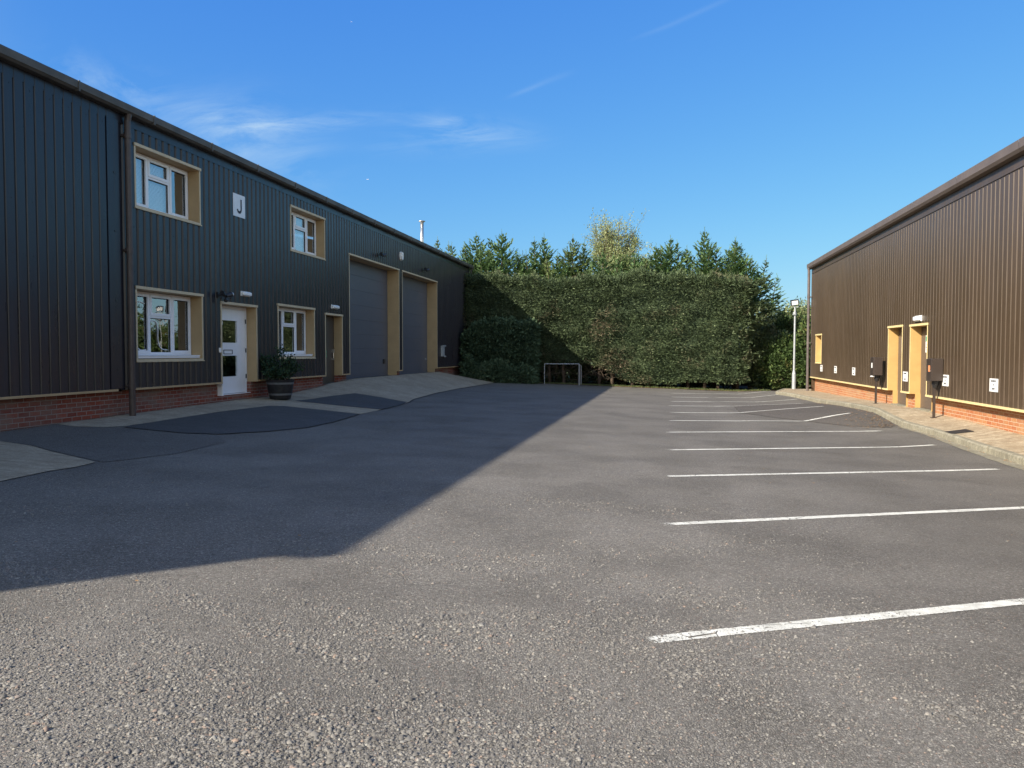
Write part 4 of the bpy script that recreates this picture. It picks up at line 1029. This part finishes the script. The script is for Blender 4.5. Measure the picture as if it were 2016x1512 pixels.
# conifers growing beyond the hedge
def conifer(x, y, h, rad, seed, mat, label, zlow=3.2, lean=0.):
    r = np.random.RandomState(seed); z0 = gz(x, y)
    t = empty('conifer', (x, y, z0), label, 'conifer', 'cypress trees beyond the hedge')
    P, D, W, T = [], [], [], []; br = MB()
    tiers = int((h-zlow)/.055)
    leaders = [(0, 0, h)] + [(r.uniform(-.85, .85)*rad, r.uniform(-.4, .4)*rad, h*r.uniform(.78, .94)) for _ in range(5)]
    for li, (lx, ly, lh) in enumerate(leaders):
        k = int((lh-zlow)/(.028 if li == 0 else .040))
        for i in range(k):
            z = zlow + (lh-zlow)*(i+r.uniform(0, 1))/k
            z = min(lh-.01, round(z/.17)*.17+r.normal(0, .028)+.05*math.sin(li*2.1))
            f = (lh-z)/(lh-zlow)
            L_ = (rad*(.62 if li else 1.)*max(f, 0)**.84)*r.uniform(.65, 1.12)+.06
            az = r.uniform(0, 2*PI); el = math.radians(r.uniform(-2, 24)+34*(1-f)**2)
            d = np.array([math.cos(az)*math.cos(el), math.sin(az)*math.cos(el), math.sin(el)])
            c = np.array([x+lx*(1-.35*f)+lean*(z-z0)*.1, y+ly, z])
            m_ = max(4, int(L_/.055))
            ptone = np.clip(r.normal(.42, .16), .05, .95)
            for j in range(m_):
                s = (j+r.uniform(0, 1))/m_
                if L_ > .7 and s < .25 and r.rand() < .5: continue
                p = c+d*L_*s+np.array([0, 0, -.10*L_*math.sin(s*PI)+.16*L_*s*s])
                side = 1 if r.rand() < .5 else -1
                perp = np.array([-math.sin(az), math.cos(az), 0])*side
                dd = d*.9+perp*r.uniform(.2, 1.)*(1.05-s)+np.array([0, 0, r.uniform(-.15, .35)])+r.normal(0, .12, 3); dd /= np.linalg.norm(dd)
                l = (.13+.17*min(1, L_/.8))*r.uniform(.6, 1.3)*(1.15-.5*s)
                w = np.cross(dd, np.array([0, 0, 1.])+r.normal(0, .45, 3)); w /= np.linalg.norm(w)
                P.append(p); D.append(dd*l); W.append(w*l*.20); T.append(np.clip(ptone+.25*(s-.4)+r.normal(0, .1), 0, 1))
        # bare tip shoot
        for i in range(10):
            z = lh-.05+i*.035; a = r.uniform(0, 6.28)
            P.append([x+lx, y+ly, z]); D.append([math.cos(a)*.04, math.sin(a)*.04, .09]); W.append([.008, 0, 0]); T.append(.6)
        br.tube((x+lx*.65, y+ly, zlow-.4), (x+lx, y+ly, lh+.15), .045, .008, 6, False)
    br.tube((x, y, z0-.1), (x, y, zlow), .14, .09, 10, False)
    part(br, 'trunk', M['bark'], t)
    leaves('crown', *[np.array(a) for a in (P, D, W, T)], M[mat], t)
# (x, y, height, radius)
def at(px, y):      # metres across at depth y for a direction measured on the photograph
    f = 1590.; psi = math.radians(10.259); u = (px-1008)/f
    # direction (cos psi u - sin psi, sin psi u + cos psi)
    dx = math.cos(psi)*u - math.sin(psi); dy = math.sin(psi)*u + math.cos(psi)
    return y*dx/dy
def hz(py, y): return 1.5 + (694-py)/1590.*y/math.cos(math.radians(8))
trees = [
 (862, 468, 44, .8, 'conifer2', 'short pale cypress tip showing over the left roof, farthest left'),
 (884, 478, 44, .85, 'conifer2', 'small cypress tip just right of the leftmost one over the roof corner'),
 (913, 486, 42, .95, 'conifer2', 'bushy cypress directly above the end corner of the left unit'),
 (938, 462, 41.4, 1.35, 'conifer', 'broad cypress with a ragged top just right of the left unit corner'),
 (965, 474, 42, .8, 'conifer', 'thin cypress between the two broad ones on the left'),
 (988, 459, 41.2, 1.45, 'conifer', 'tallest broad cypress in the left group beyond the hedge'),
 (1022, 500, 41.4, 1.0, 'conifer', 'low dark cypress filling the gap right of the tallest left one'),
 (1052, 474, 42, .9, 'conifer', 'left one of the close pair of cypress tips above the shaded hedge corner'),
 (1071, 468, 41.5, 1.0, 'conifer', 'right one of the close pair of cypress tips above the shaded hedge corner'),
 (1097, 505, 41.3, .95, 'conifer', 'very low cypress right of the close pair'),
 (1127, 472, 41.5, 1.1, 'conifer2', 'cypress with a fine pointed tip left of the pale autumn tree'),
 (1150, 482, 42, .85, 'conifer', 'narrow dark cypress touching the left side of the pale autumn tree'),
 (1185, 500, 41, 1.2, 'conifer', 'low bushy cypress in front of the pale autumn tree'),
 (1222, 502, 41.2, 1.15, 'conifer2', 'olive green cypress in front of the right side of the autumn tree'),
 (1255, 505, 41.4, 1.0, 'conifer', 'low round cypress just right of the autumn tree'),
 (1290, 492, 41.3, 1.1, 'conifer', 'loose cypress left of the thin spreading one'),
 (1318, 478, 41.4, 1.25, 'conifer', 'thin spreading cypress with several fine tips right of centre'),
 (1350, 498, 41.6, .95, 'conifer', 'small cypress left of the tall pointed one at the hedge end'),
 (1385, 464, 41.3, 1.15, 'conifer', 'tall pointed cypress above the right part of the hedge'),
 (1408, 494, 41.2, .85, 'conifer', 'short cypress between the last two pointed ones'),
 (1446, 484, 41.2, 1.0, 'conifer', 'last pointed cypress near the right end of the hedge'),
 (1478, 520, 40.6, .85, 'conifer', 'low cypress shoulder sloping down at the right end of the hedge'),
]
for i, (px, py, y, rad, mt, lab) in enumerate(trees):
    conifer(at(px, y), y, hz(py, y)-.12, rad*1.85, 100+i, mt, lab)

# broadleaf trees
def broadleaf(name, label, cat, x, y, base, crown, seed, mat, nleaf, size, up=.9, limbs=9, aspect=.5, group=None):
    r = np.random.RandomState(seed); z0 = gz(x, y)-.05
    t = empty(name, (x, y, z0), label, cat, group); br = MB(); (cx, cy, cz), (rx, ry, rz) = crown
    br.tube((x, y, z0), (cx, cy, base), .16, .11, 10, False)
    P, D, W, T = [], [], [], []
    tips = []
    for i in range(limbs):
        a = r.uniform(0, 2*PI); rr = r.uniform(.15, .95)**.6; tp = Vector((cx+rx*rr*math.cos(a), cy+ry*rr*math.sin(a), cz+rz*(r.uniform(.2, 1.)*math.sqrt(max(0, 1-rr*rr*.8)))))
        st = Vector((cx, cy, base+r.uniform(-.3, .5))); md = st.lerp(tp, .45)+Vector((0, 0, -.12)); br.tube(st, md, .06, .035, 6, False); br.tube(md, tp, .035, .008, 5, False); tips.append((st, md, tp))
        for j in range(7):
            s = r.uniform(.3, 1); q = md.lerp(tp, s); e = q+Vector(((r.normal())*.28*rx, r.normal()*.28*ry, abs(r.normal())*.4*up)); br.tube(q, e, .014, .004, 4, False); tips.append((q, q.lerp(e, .5), e))
    part(br, 'trunk', M['bark'], t)
    for k in range(nleaf):
        a, b, c = tips[r.randint(len(tips))]; s = r.beta(2.2, 1.2); q = a.lerp(c, s)
        p = np.array(q)+r.normal(0, .13, 3); d = np.array([r.normal(), r.normal(), r.normal()+up*.5]); d /= np.linalg.norm(d); l = size*r.uniform(.5, 1.4)
        w = np.cross(d, r.normal(size=3)); w /= np.linalg.norm(w)
        P.append(p); D.append(d*l); W.append(w*l*aspect*.5); T.append(np.clip(r.normal(.5, .22), 0, 1))
    leaves('crown', *[np.array(a) for a in (P, D, W, T)], M[mat], t)
xt = at(1206, 47)
broadleaf('autumn_tree', 'pale yellow green tree with upright twigs rising above the conifer row', 'tree', xt, 47, 4.2, ((xt, 47, 6.6), (1.5, 1.3, 2.9)), 51, 'yellowgreen', 14000, .095, 1.9, 40)
xt2 = at(1238, 46)
broadleaf('autumn_tree', 'smaller yellowing tree low behind the conifers right of the pale one', 'tree', xt2, 45.5, 4.2, ((xt2, 45.5, 5.4), (1.5, 1.2, 1.9)), 52, 'yellowgreen', 9000, .11, 1.2, 20)
# right corner planting
def bush(name, label, cat, c, rad, seed, mat, n, size, hollow=.5, tone0=.4, group=None, aspect=.5):
    z0 = gz(c[0], c[1])-.02
    t = empty(name, (c[0], c[1], z0), label, cat, group)
    leaves('leaves', *blob('', None, c, rad, seed, n, size, None, aspect, hollow=hollow, tone0=tone0), M[mat], t)
    mb = MB(); r = np.random.RandomState(seed)
    for _ in range(9): mb.tube((c[0], c[1], z0), (c[0]+r.uniform(-.7, .7)*rad[0], c[1]+r.uniform(-.6, .6)*rad[1], c[2]+rad[2]*r.uniform(.2, .8)), .03, .008, 6, False)
    part(mb, 'stems', M['bark'], t)
bush('laurel_bush', 'glossy dark laurel bush behind the foot of the lamp post', 'bush', (5.85, 39.6, .5), (1.35, .8, 1.7), 61, 'laurel', 9000, .15)
bush('laurel_bush', 'upright laurel bush in the gap right of the lamp post beside the unit', 'bush', (6.9, 39.2, .6), (.9, .8, 2.2), 62, 'laurel', 7000, .15)
bush('shrub', 'dark shrub filling the shade at the right end of the tall hedge', 'bush', (4.9, 40.2, .8), (1.2, .9, 2.1), 63, 'hedge', 9000, .14, .5, .3)
bush('shrub', 'brownish green shrub behind the laurels at mid height', 'bush', (6.1, 41.6, 1.6), (1.8, .9, 1.8), 64, 'laurel', 9000, .15, .5, .35)
for i, (px, y, cz, rr, mt, lab) in enumerate([
    (1548, 46, 3.1, (1.3, 1.1, 1.25), 'yellowgreen', 'yellow brown tree left of the floodlight head'),
    (1590, 47, 3.4, (1.3, 1.1, 1.35), 'conifer2', 'green tree right of the floodlight head beside the downpipe'),
    (1640, 48, 3.3, (2.2, 1.3, 1.6), 'conifer2', 'green tree mostly hidden behind the brown unit')][:2]):
    xx = at(px, y); broadleaf('background_tree', lab, 'tree', xx, y, 1.6, ((xx, y, cz-.9), (rr[0], rr[1], rr[2]*1.6)), 70+i, mt, 9000, .14, .7, 22)
mass = lambda c, rad, seed, n, size: blob('', None, c, rad, seed, n, size, None, .5, hollow=.3, tone0=.25)
t = empty('undergrowth', (-3, 41.5, 0), 'dark undergrowth seen through the gap below the tall hedge', 'undergrowth')
leaves('leaves', *join(*[mass((x, 41.3+.3*math.sin(x*3), .3), (1.1, .6, 1.5), 300+i, 1500, .2) for i, x in enumerate(np.arange(-8.5, 3.6, 1.05))]), M['hedge'], t)
for i, (x, y, zc_, rr) in enumerate([(8.6, 39.2, 2.2, 2.6), (11.6, 40.2, 2.3, 2.8), (15.0, 41.0, 2.4, 3.0), (19.5, 42.0, 2.4, 3.2)]):  # unseen trees added so the lower windows reflect dark green
    broadleaf('background_tree', ['leafy tree just behind the far end of the sunlit unit', 'second leafy tree behind the sunlit unit', 'third leafy tree behind the sunlit unit', 'fourth leafy tree behind the sunlit unit'][i], 'tree', x, y, 1.0, ((x, y, zc_-1.), (rr*.7, 1.2, rr*.95)), 90+i, 'laurel', 6500, .24, .5, 26)
# planter shrub
t = empty('potted_shrub', (px_, py_, gz(px_, py_)+.42), 'dark leafy shrub growing in the black barrel planter', 'shrub')
zc = gz(px_, py_)+.43
mb = MB(); r = np.random.RandomState(4); tips = []
for i in range(22):
    a = r.uniform(0, 6.28); l = r.uniform(.25, .62); e = Vector((px_+math.cos(a)*l*.75, py_+math.sin(a)*l, zc+r.uniform(.15, .62))); mb.tube((px_, py_, zc-.03), e, .012, .005, 5, False); tips.append(e)
tips.append(Vector((px_+.05, py_+.05, zc+.80))); tips.append(Vector((px_, py_-.02, zc+.72))); mb.tube((px_, py_, zc), tips[-2], .01, .004, 5, False)
part(mb, 'stems', M['bark'], t)
P = []
for k in range(2600):
    e = tips[r.randint(len(tips))]; s = r.beta(2, 1); P.append(np.array([px_, py_, zc+.05])*(1-s)+np.array(e)*s+r.normal(0, .055, 3))
P = np.array(P); n = len(P); D = unit(r.normal(size=(n, 3))+np.array([0, 0, .5])+unit(P-np.array([px_, py_, zc+.2])))*.075; W = unit(np.cross(D, r.normal(size=(n, 3))))*.018
leaves('leaves', P, D, W, np.clip(r.normal(.45, .25, n), 0, 1), M['shrub'], t)
mb = MB()
for k in range(40):
    a = r.uniform(0, 6.28); l = r.uniform(.12, .27); c = Vector((px_+math.cos(a)*l, py_+math.sin(a)*l, zc+r.uniform(.02, .1)))
    for q in range(5):
        b = q*1.256; mb.quad(c, c+Vector((math.cos(b)*.018, math.sin(b)*.018, .006)), c+Vector((math.cos(b+.6)*.022, math.sin(b+.6)*.022, .01)), c+Vector((math.cos(b+1.1)*.016, math.sin(b+1.1)*.016, .006)))
part(mb, 'flowers', M['white'], t)

# ------------------------------------------------------------------ leaf litter and grit
mb = MB(); r = np.random.RandomState(9)
def litter(x, y, s, z=None):
    z = gz(x, y)+.012 if z is None else z
    a = r.uniform(0, 6.28); u = Vector((math.cos(a), math.sin(a), r.uniform(-.2, .2)))*s; w = Vector((-math.sin(a), math.cos(a), r.uniform(-.2, .3)))*s*.55; c = Vector((x, y, z+s*.25))
    mb.quad(c-u, c-w*.9, c+u, c+w)
for _ in range(1500): litter(r.uniform(-5.6, 4.6), 38-abs(r.normal())*.22-.05*r.rand(), r.uniform(.015, .05))
for _ in range(900):
    y = r.uniform(4, 30)**1.; x = float(XK(y))-.02-abs(r.normal())*.10
    litter(x, y, r.uniform(.008, .022))
for _ in range(500):
    y = 19.5+abs(r.normal())*1.2; litter(float(XK(y))-.05-abs(r.normal())*.45, y, r.uniform(.01, .03))
for _ in range(160): litter(r.uniform(-6, 5), r.uniform(3, 36), r.uniform(.008, .02))
for _ in range(350): y = r.uniform(8, 37); litter(-9.35+abs(r.normal())*.12, y, r.uniform(.008, .025))
o = mb.build('fallen_leaves', M['litter']); tag(o, 'scattered brown leaves and grit along the hedge foot and kerb', kind='stuff')
# verge soil strip under the hedge
mb = MB(); xs = np.linspace(-9.2, 6.2, 50)
for a, b in zip(xs[:-1], xs[1:]):
    ja = 37.75+.12*math.sin(a*2.3)+.07*math.sin(a*7.1); jb = 37.75+.12*math.sin(b*2.3)+.07*math.sin(b*7.1)
    mb.quad((a, ja, gz(a, ja)+.008), (b, jb, gz(b, jb)+.008), (b, 44, gz(b, 44)+.05), (a, 44, gz(a, 44)+.05))
tag(mb.build('soil_verge', M['soil']), kind='structure')
mb = MB()
for _ in range(2600):
    x = r.uniform(-5.8, 5.0); y = 37.85+abs(r.normal())*.2; z = gz(x, y); a = r.uniform(0, 6.28); h_ = r.uniform(.03, .11); u = Vector((math.cos(a), math.sin(a), 0))*.008; c = Vector((x, y, z)); l = Vector((r.normal()*.03, r.normal()*.03, h_))
    mb.quad(c-u, c+u, c+l+u*.3, c+l-u*.3)
tag(mb.build('grass', M['yellowgreen']), 'thin rough grass along the foot of the hedge', kind='stuff')
# meadow beyond the yard
mb = MB(); mb.quad((-800, 44, .1), (800, 44, .1), (800, 800, .1), (-800, 800, .1))
mm = NT('meadow_grass', .9, .1); mm.set('Base Color', mm.mix(mm.noise(.4, 4), (.07, .10, .03), (.12, .14, .05)))
tag(mb.build('meadow', mm.m), kind='structure')

# loose and half-buried chippings standing up out of the worn surface
rs = np.random.RandomState(77)
def stones(n_try, yr, base_p, smin, smax):
    y = np.sqrt(rs.uniform(yr[0]**2, yr[1]**2, n_try)); x = rs.uniform(-1.02, .62, n_try)*(y+1.0)
    P = np.stack([x, y, np.zeros(n_try)], 1)
    wn = lump(P, 5, 1.6)+.6*lump(P, 6, 5.)
    keep = rs.uniform(0, 1, n_try) < np.clip(base_p+.45*wn-.16*np.clip(x, 0, 2), .02, 1.)
    return x[keep], y[keep], np.exp(rs.normal(0, .28, keep.sum()))*rs.uniform(smin, smax, keep.sum())*(1+.45*np.clip(wn[keep], -.4, 1.))
sets = [stones(135000, (1.5, 4.6), .46, .0034, .0068), stones(60000, (4.6, 6.4), .26, .0038, .0066), stones(40000, (6.4, 8.2), .10, .0040, .0066)]
X_ = np.concatenate([q[0] for q in sets]); Y_ = np.concatenate([q[1] for q in sets]); S_ = np.concatenate([q[2] for q in sets]); n = len(X_)
ok = np.array([True]*n); Z_ = SX*X_+SY*Y_
ang = rs.uniform(0, 2*PI, n); el = rs.uniform(.55, 1., n)
base6 = np.array([(1, 0, 0), (0, 1, 0), (-1, 0, 0), (0, -1, 0), (0, 0, 1), (0, 0, -1)], float)
V = np.tile(base6, (n, 1, 1))*(1+rs.uniform(-.3, .3, (n, 6, 3)))+rs.uniform(-.22, .22, (n, 6, 3))
V[:, :, 1] *= el[:, None]; V[:, :, 2] *= .62
ca, sa = np.cos(ang)[:, None], np.sin(ang)[:, None]
V = np.stack([V[:, :, 0]*ca-V[:, :, 1]*sa, V[:, :, 0]*sa+V[:, :, 1]*ca, V[:, :, 2]], 2)*S_[:, None, None]
V += np.stack([X_, Y_, Z_+S_*.12], 1)[:, None, :]
F = np.array([(0, 1, 4), (1, 2, 4), (2, 3, 4), (3, 0, 4), (1, 0, 5), (2, 1, 5), (3, 2, 5), (0, 3, 5)])[:4]
idx = (F[None]+np.arange(n)[:, None, None]*6).ravel().astype(np.int32)
me = bpy.data.meshes.new('road_chippings'); me.vertices.add(n*6); me.vertices.foreach_set('co', V.astype(np.float32).ravel())
me.loops.add(len(idx)); me.loops.foreach_set('vertex_index', idx); me.polygons.add(n*4); me.polygons.foreach_set('loop_start', np.arange(0, n*12, 3, dtype=np.int32)); me.update(calc_edges=True)
at = me.attributes.new('tone', 'FLOAT', 'POINT'); at.data.foreach_set('value', np.repeat(rs.uniform(0, 1, n).astype(np.float32), 6))
mm = NT('chippings', .8, .35); ta = mm.n.new('ShaderNodeAttribute'); ta.attribute_name = 'tone'; tf = ta.outputs['Fac']
c_ = mm.mix(mm.ramp(tf, 0, .8), (.115, .108, .098), (.27, .252, .222)); c_ = mm.mix(mm.ramp(tf, .90, .94), c_, (.38, .36, .31)); c_ = mm.mix(mm.math('MULTIPLY', mm.ramp(tf, .955, .965), .8), c_, (.30, .21, .16))
mm.set('Base Color', mm.mix(mm.ramp(mm.noise(300, 2), .3, .7, 0, .3), c_, (.10, .095, .09)))
me.materials.append(mm.m)
o = bpy.data.objects.new('road_chippings', me); col.objects.link(o); tag(o, 'grey stone chippings worn out of the near tarmac', kind='stuff')

# ------------------------------------------------------------------ aircraft far away
def plane(dirpx, dist, s, lab):
    px, py = dirpx; f = 1590.; psi = math.radians(10.259); p = math.radians(2.233)
    Fv = Vector((-math.sin(psi)*math.cos(p), math.cos(psi)*math.cos(p), -math.sin(p))); Rv = Vector((math.cos(psi), math.sin(psi), 0)); U = Rv.cross(Fv)
    d = (Fv*f+Rv*(px-1008)+U*(756-py)).normalized(); c = Vector((0, 0, 1.5))+d*dist
    t = empty('airliner', c, lab, 'aircraft', 'aircraft high in the sky')
    mb = MB(); mb.tube(c+Vector((-s, 0, 0)), c+Vector((s*.8, 0, 0)), s*.16, s*.16, 10); mb.tube(c+Vector((s*.8, 0, 0)), c+Vector((s, 0, 0)), s*.16, .02*s, 10); part(mb, 'fuselage', M['white'], t)
    mb = MB(); z = c.z
    for q in (1, -1): mb.poly([(c.x+.2*s, c.y, z), (c.x-.05*s, c.y, z), (c.x-.45*s, c.y+q*.5*s, z+.06*s), (c.x-.35*s, c.y+q*.5*s, z+.06*s)])
    part(mb, 'wing', M['white'], t)
    mb = MB(); mb.poly([(c.x-.75*s, c.y, z), (c.x-1.0*s, c.y, z+.3*s), (c.x-1.1*s, c.y, z+.3*s), (c.x-1.0*s, c.y, z)]); part(mb, 'tail_fin', M['white'], t)
plane((724, 353), 6000, 8, 'tiny white aircraft low in the sky above the upper small window')
plane((692, 43), 7000, 6, 'tiny white aircraft near the top of the sky')

# ------------------------------------------------------------------ sky, sun, camera
SUN = Vector((-1.196, -1.30, 1.0)).normalized()
elev = math.asin(SUN.z); az = math.atan2(SUN.x, SUN.y)
w = bpy.data.worlds.new('World'); sc.world = w; w.use_nodes = True; nt = w.node_tree; N = nt.nodes
bg = N['Background']; bg.inputs[1].default_value = .135
sky = N.new('ShaderNodeTexSky'); sky.sky_type = 'NISHITA'; sky.sun_disc = False; sky.sun_elevation = elev; sky.sun_rotation = az % (2*PI)
sky.altitude = 100; sky.air_density = 1.15; sky.dust_density = .35; sky.ozone_density = 2.2
tcn = N.new('ShaderNodeTexCoord'); sep = N.new('ShaderNodeSeparateXYZ'); nt.links.new(tcn.outputs['Generated'], sep.inputs[0])
def wm(op, a, b=0., clamp=False):
    x = N.new('ShaderNodeMath'); x.operation = op; x.use_clamp = clamp
    for i, q in enumerate((a, b)):
        if isinstance(q, (int, float)): x.inputs[i].default_value = q
        else: nt.links.new(q, x.inputs[i])
    return x.outputs[0]
ysafe = wm('MAXIMUM', sep.outputs[1], .05); U_ = wm('DIVIDE', sep.outputs[0], ysafe); V_ = wm('DIVIDE', sep.outputs[2], ysafe)
def uv(px, py):
    f = 1590.; psi = math.radians(10.259); p = math.radians(2.233)
    Fv = Vector((-math.sin(psi)*math.cos(p), math.cos(psi)*math.cos(p), -math.sin(p))); Rv = Vector((math.cos(psi), math.sin(psi), 0)); Uv = Rv.cross(Fv)
    d = Fv*f+Rv*(px-1008)+Uv*(756-py); return d.x/d.y, d.z/d.y
cbn = N.new('ShaderNodeCombineXYZ'); nt.links.new(U_, cbn.inputs[0]); nt.links.new(V_, cbn.inputs[1])
def wnoise(sx, sy, rot, scale, detail, dist, rough=.6):
    mp = N.new('ShaderNodeMapping'); mp.inputs['Scale'].default_value = (sx, sy, 1); mp.inputs['Rotation'].default_value = (0, 0, rot); nt.links.new(cbn.outputs[0], mp.inputs[0])
    x = N.new('ShaderNodeTexNoise'); x.inputs['Scale'].default_value = scale; x.inputs['Detail'].default_value = detail; x.inputs['Distortion'].default_value = dist; x.inputs['Roughness'].default_value = rough
    nt.links.new(mp.outputs[0], x.inputs[0]); return x.outputs['Fac']
def wblob(a, b, width, amp):
    """soft elongated patch between two directions"""
    (u0, v0), (u1, v1) = uv(*a), uv(*b); cu, cv = (u0+u1)/2, (v0+v1)/2; L_ = math.hypot(u1-u0, v1-v0)/2; c, s = (u1-u0)/(2*L_), (v1-v0)/(2*L_); wd = width/1590.
    du = wm('SUBTRACT', U_, cu); dv = wm('SUBTRACT', V_, cv)
    p = wm('DIVIDE', wm('ADD', wm('MULTIPLY', du, c), wm('MULTIPLY', dv, s)), L_); q = wm('DIVIDE', wm('SUBTRACT', wm('MULTIPLY', dv, c), wm('MULTIPLY', du, s)), wd)
    e = wm('ADD', wm('POWER', wm('ABSOLUTE', p), 2.5), wm('MULTIPLY', q, q))
    return wm('MULTIPLY', wm('POWER', 2.718, wm('MULTIPLY', e, -1.)), amp)
def wsum(*a):
    o = a[0]
    for b in a[1:]: o = wm('ADD', o, b)
    return o
n1 = wnoise(1, 5, -.12, 5.5, 9, 1.6, .66); n2 = wnoise(1, 2.2, .5, 4.5, 9, 1.4, .66)
streak = N.new('ShaderNodeMapRange'); nt.links.new(n1, streak.inputs[0]); streak.inputs[1].default_value = .38; streak.inputs[2].default_value = .72
puff = N.new('ShaderNodeMapRange'); nt.links.new(n2, puff.inputs[0]); puff.inputs[1].default_value = .42; puff.inputs[2].default_value = .75
A = wsum(wblob((420, 258), (735, 232), 16, 1.3), wblob((340, 215), (520, 250), 48, .55), wblob((800, 245), (1030, 268), 24, 1.2), wblob((700, 290), (940, 292), 20, .3), wblob((860, 236), (930, 233), 5, .45))
B = wsum(wblob((60, 120), (330, 260), 60, .5), wblob((380, 250), (640, 330), 80, .9), wblob((150, 140), (420, 230), 40, .5), wblob((500, 180), (500, 240), 40, .3), wblob((430, 300), (540, 300), 60, .4))
Cc = wsum(wblob((1006, 189), (1072, 163), 4.5, .24), wblob((1060, 165), (1125, 143), 6, .12), wblob((1300, 58), (1450, -10), 5, .16), wblob((1250, 75), (1330, 45), 4, .10))
cloud = wsum(wm('MULTIPLY', A, streak.outputs[0]), wm('MULTIPLY', B, puff.outputs[0]), Cc)
front = wm('GREATER_THAN', sep.outputs[1], .08); cloud = wm('MULTIPLY', wm('MULTIPLY', cloud, front), .40, clamp=True)
mx = N.new('ShaderNodeMix'); mx.data_type = 'RGBA'; nt.links.new(cloud, mx.inputs[0]); 
ssep = N.new('ShaderNodeSeparateColor'); nt.links.new(sky.outputs[0], ssep.inputs[0]); scmb = N.new('ShaderNodeCombineColor')
for i_, (a_, g_) in enumerate(((.215, 1.07), (.60, .77), (2.24, .26))): nt.links.new(wm('MULTIPLY', wm('POWER', ssep.outputs[i_], g_), a_), scmb.inputs[i_])

def dotdir(d):
    v = N.new('ShaderNodeVectorMath'); v.operation = 'DOT_PRODUCT'; nt.links.new(tcn.outputs['Generated'], v.inputs[0]); v.inputs[1].default_value = d; return v.outputs['Value']
mr_ = N.new('ShaderNodeMapRange'); mr_.interpolation_type = 'SMOOTHSTEP'; nt.links.new(dotdir(Vector((.08, 1, .22)).normalized()), mr_.inputs[0]); mr_.inputs[1].default_value = .38; mr_.inputs[2].default_value = .74
skb = N.new('ShaderNodeMix'); skb.data_type = 'RGBA'; nt.links.new(mr_.outputs[0], skb.inputs[0]); tnt = N.new('ShaderNodeMix'); tnt.data_type = 'RGBA'; tnt.blend_type = 'MULTIPLY'; tnt.inputs[0].default_value = 1; nt.links.new(sky.outputs[0], tnt.inputs[6]); tnt.inputs[7].default_value = (1.32, 1.10, .94, 1); nt.links.new(tnt.outputs[2], skb.inputs[6]); nt.links.new(scmb.outputs[0], skb.inputs[7])
nt.links.new(skb.outputs[2], mx.inputs[6]); mx.inputs[7].default_value = (2.5, 3.2, 3.75, 1)
nt.links.new(mx.outputs[2], bg.inputs[0])

sun = bpy.data.lights.new('sun', 'SUN'); sun.energy = 4.6; sun.angle = math.radians(.53); sun.color = (1, .91, .77)
so = bpy.data.objects.new('sun', sun); col.objects.link(so); so.rotation_euler = SUN.to_track_quat('Z', 'Y').to_euler()

cam = bpy.data.cameras.new('camera'); cam.sensor_width = 36; cam.lens = 1590/2016*36; cam.clip_end = 20000; cam.clip_start = .05
co = bpy.data.objects.new('camera', cam); col.objects.link(co); co.location = (0, 0, 1.5)
co.rotation_euler = (math.radians(90-2.233), 0, math.radians(10.259)); sc.camera = co
sc.view_settings.view_transform = 'Standard'; sc.view_settings.look = 'None'; sc.view_settings.exposure = .9; sc.view_settings.gamma = 1
sc.render.engine = 'CYCLES'
sc.cycles.max_bounces = 8; sc.cycles.transparent_max_bounces = 12
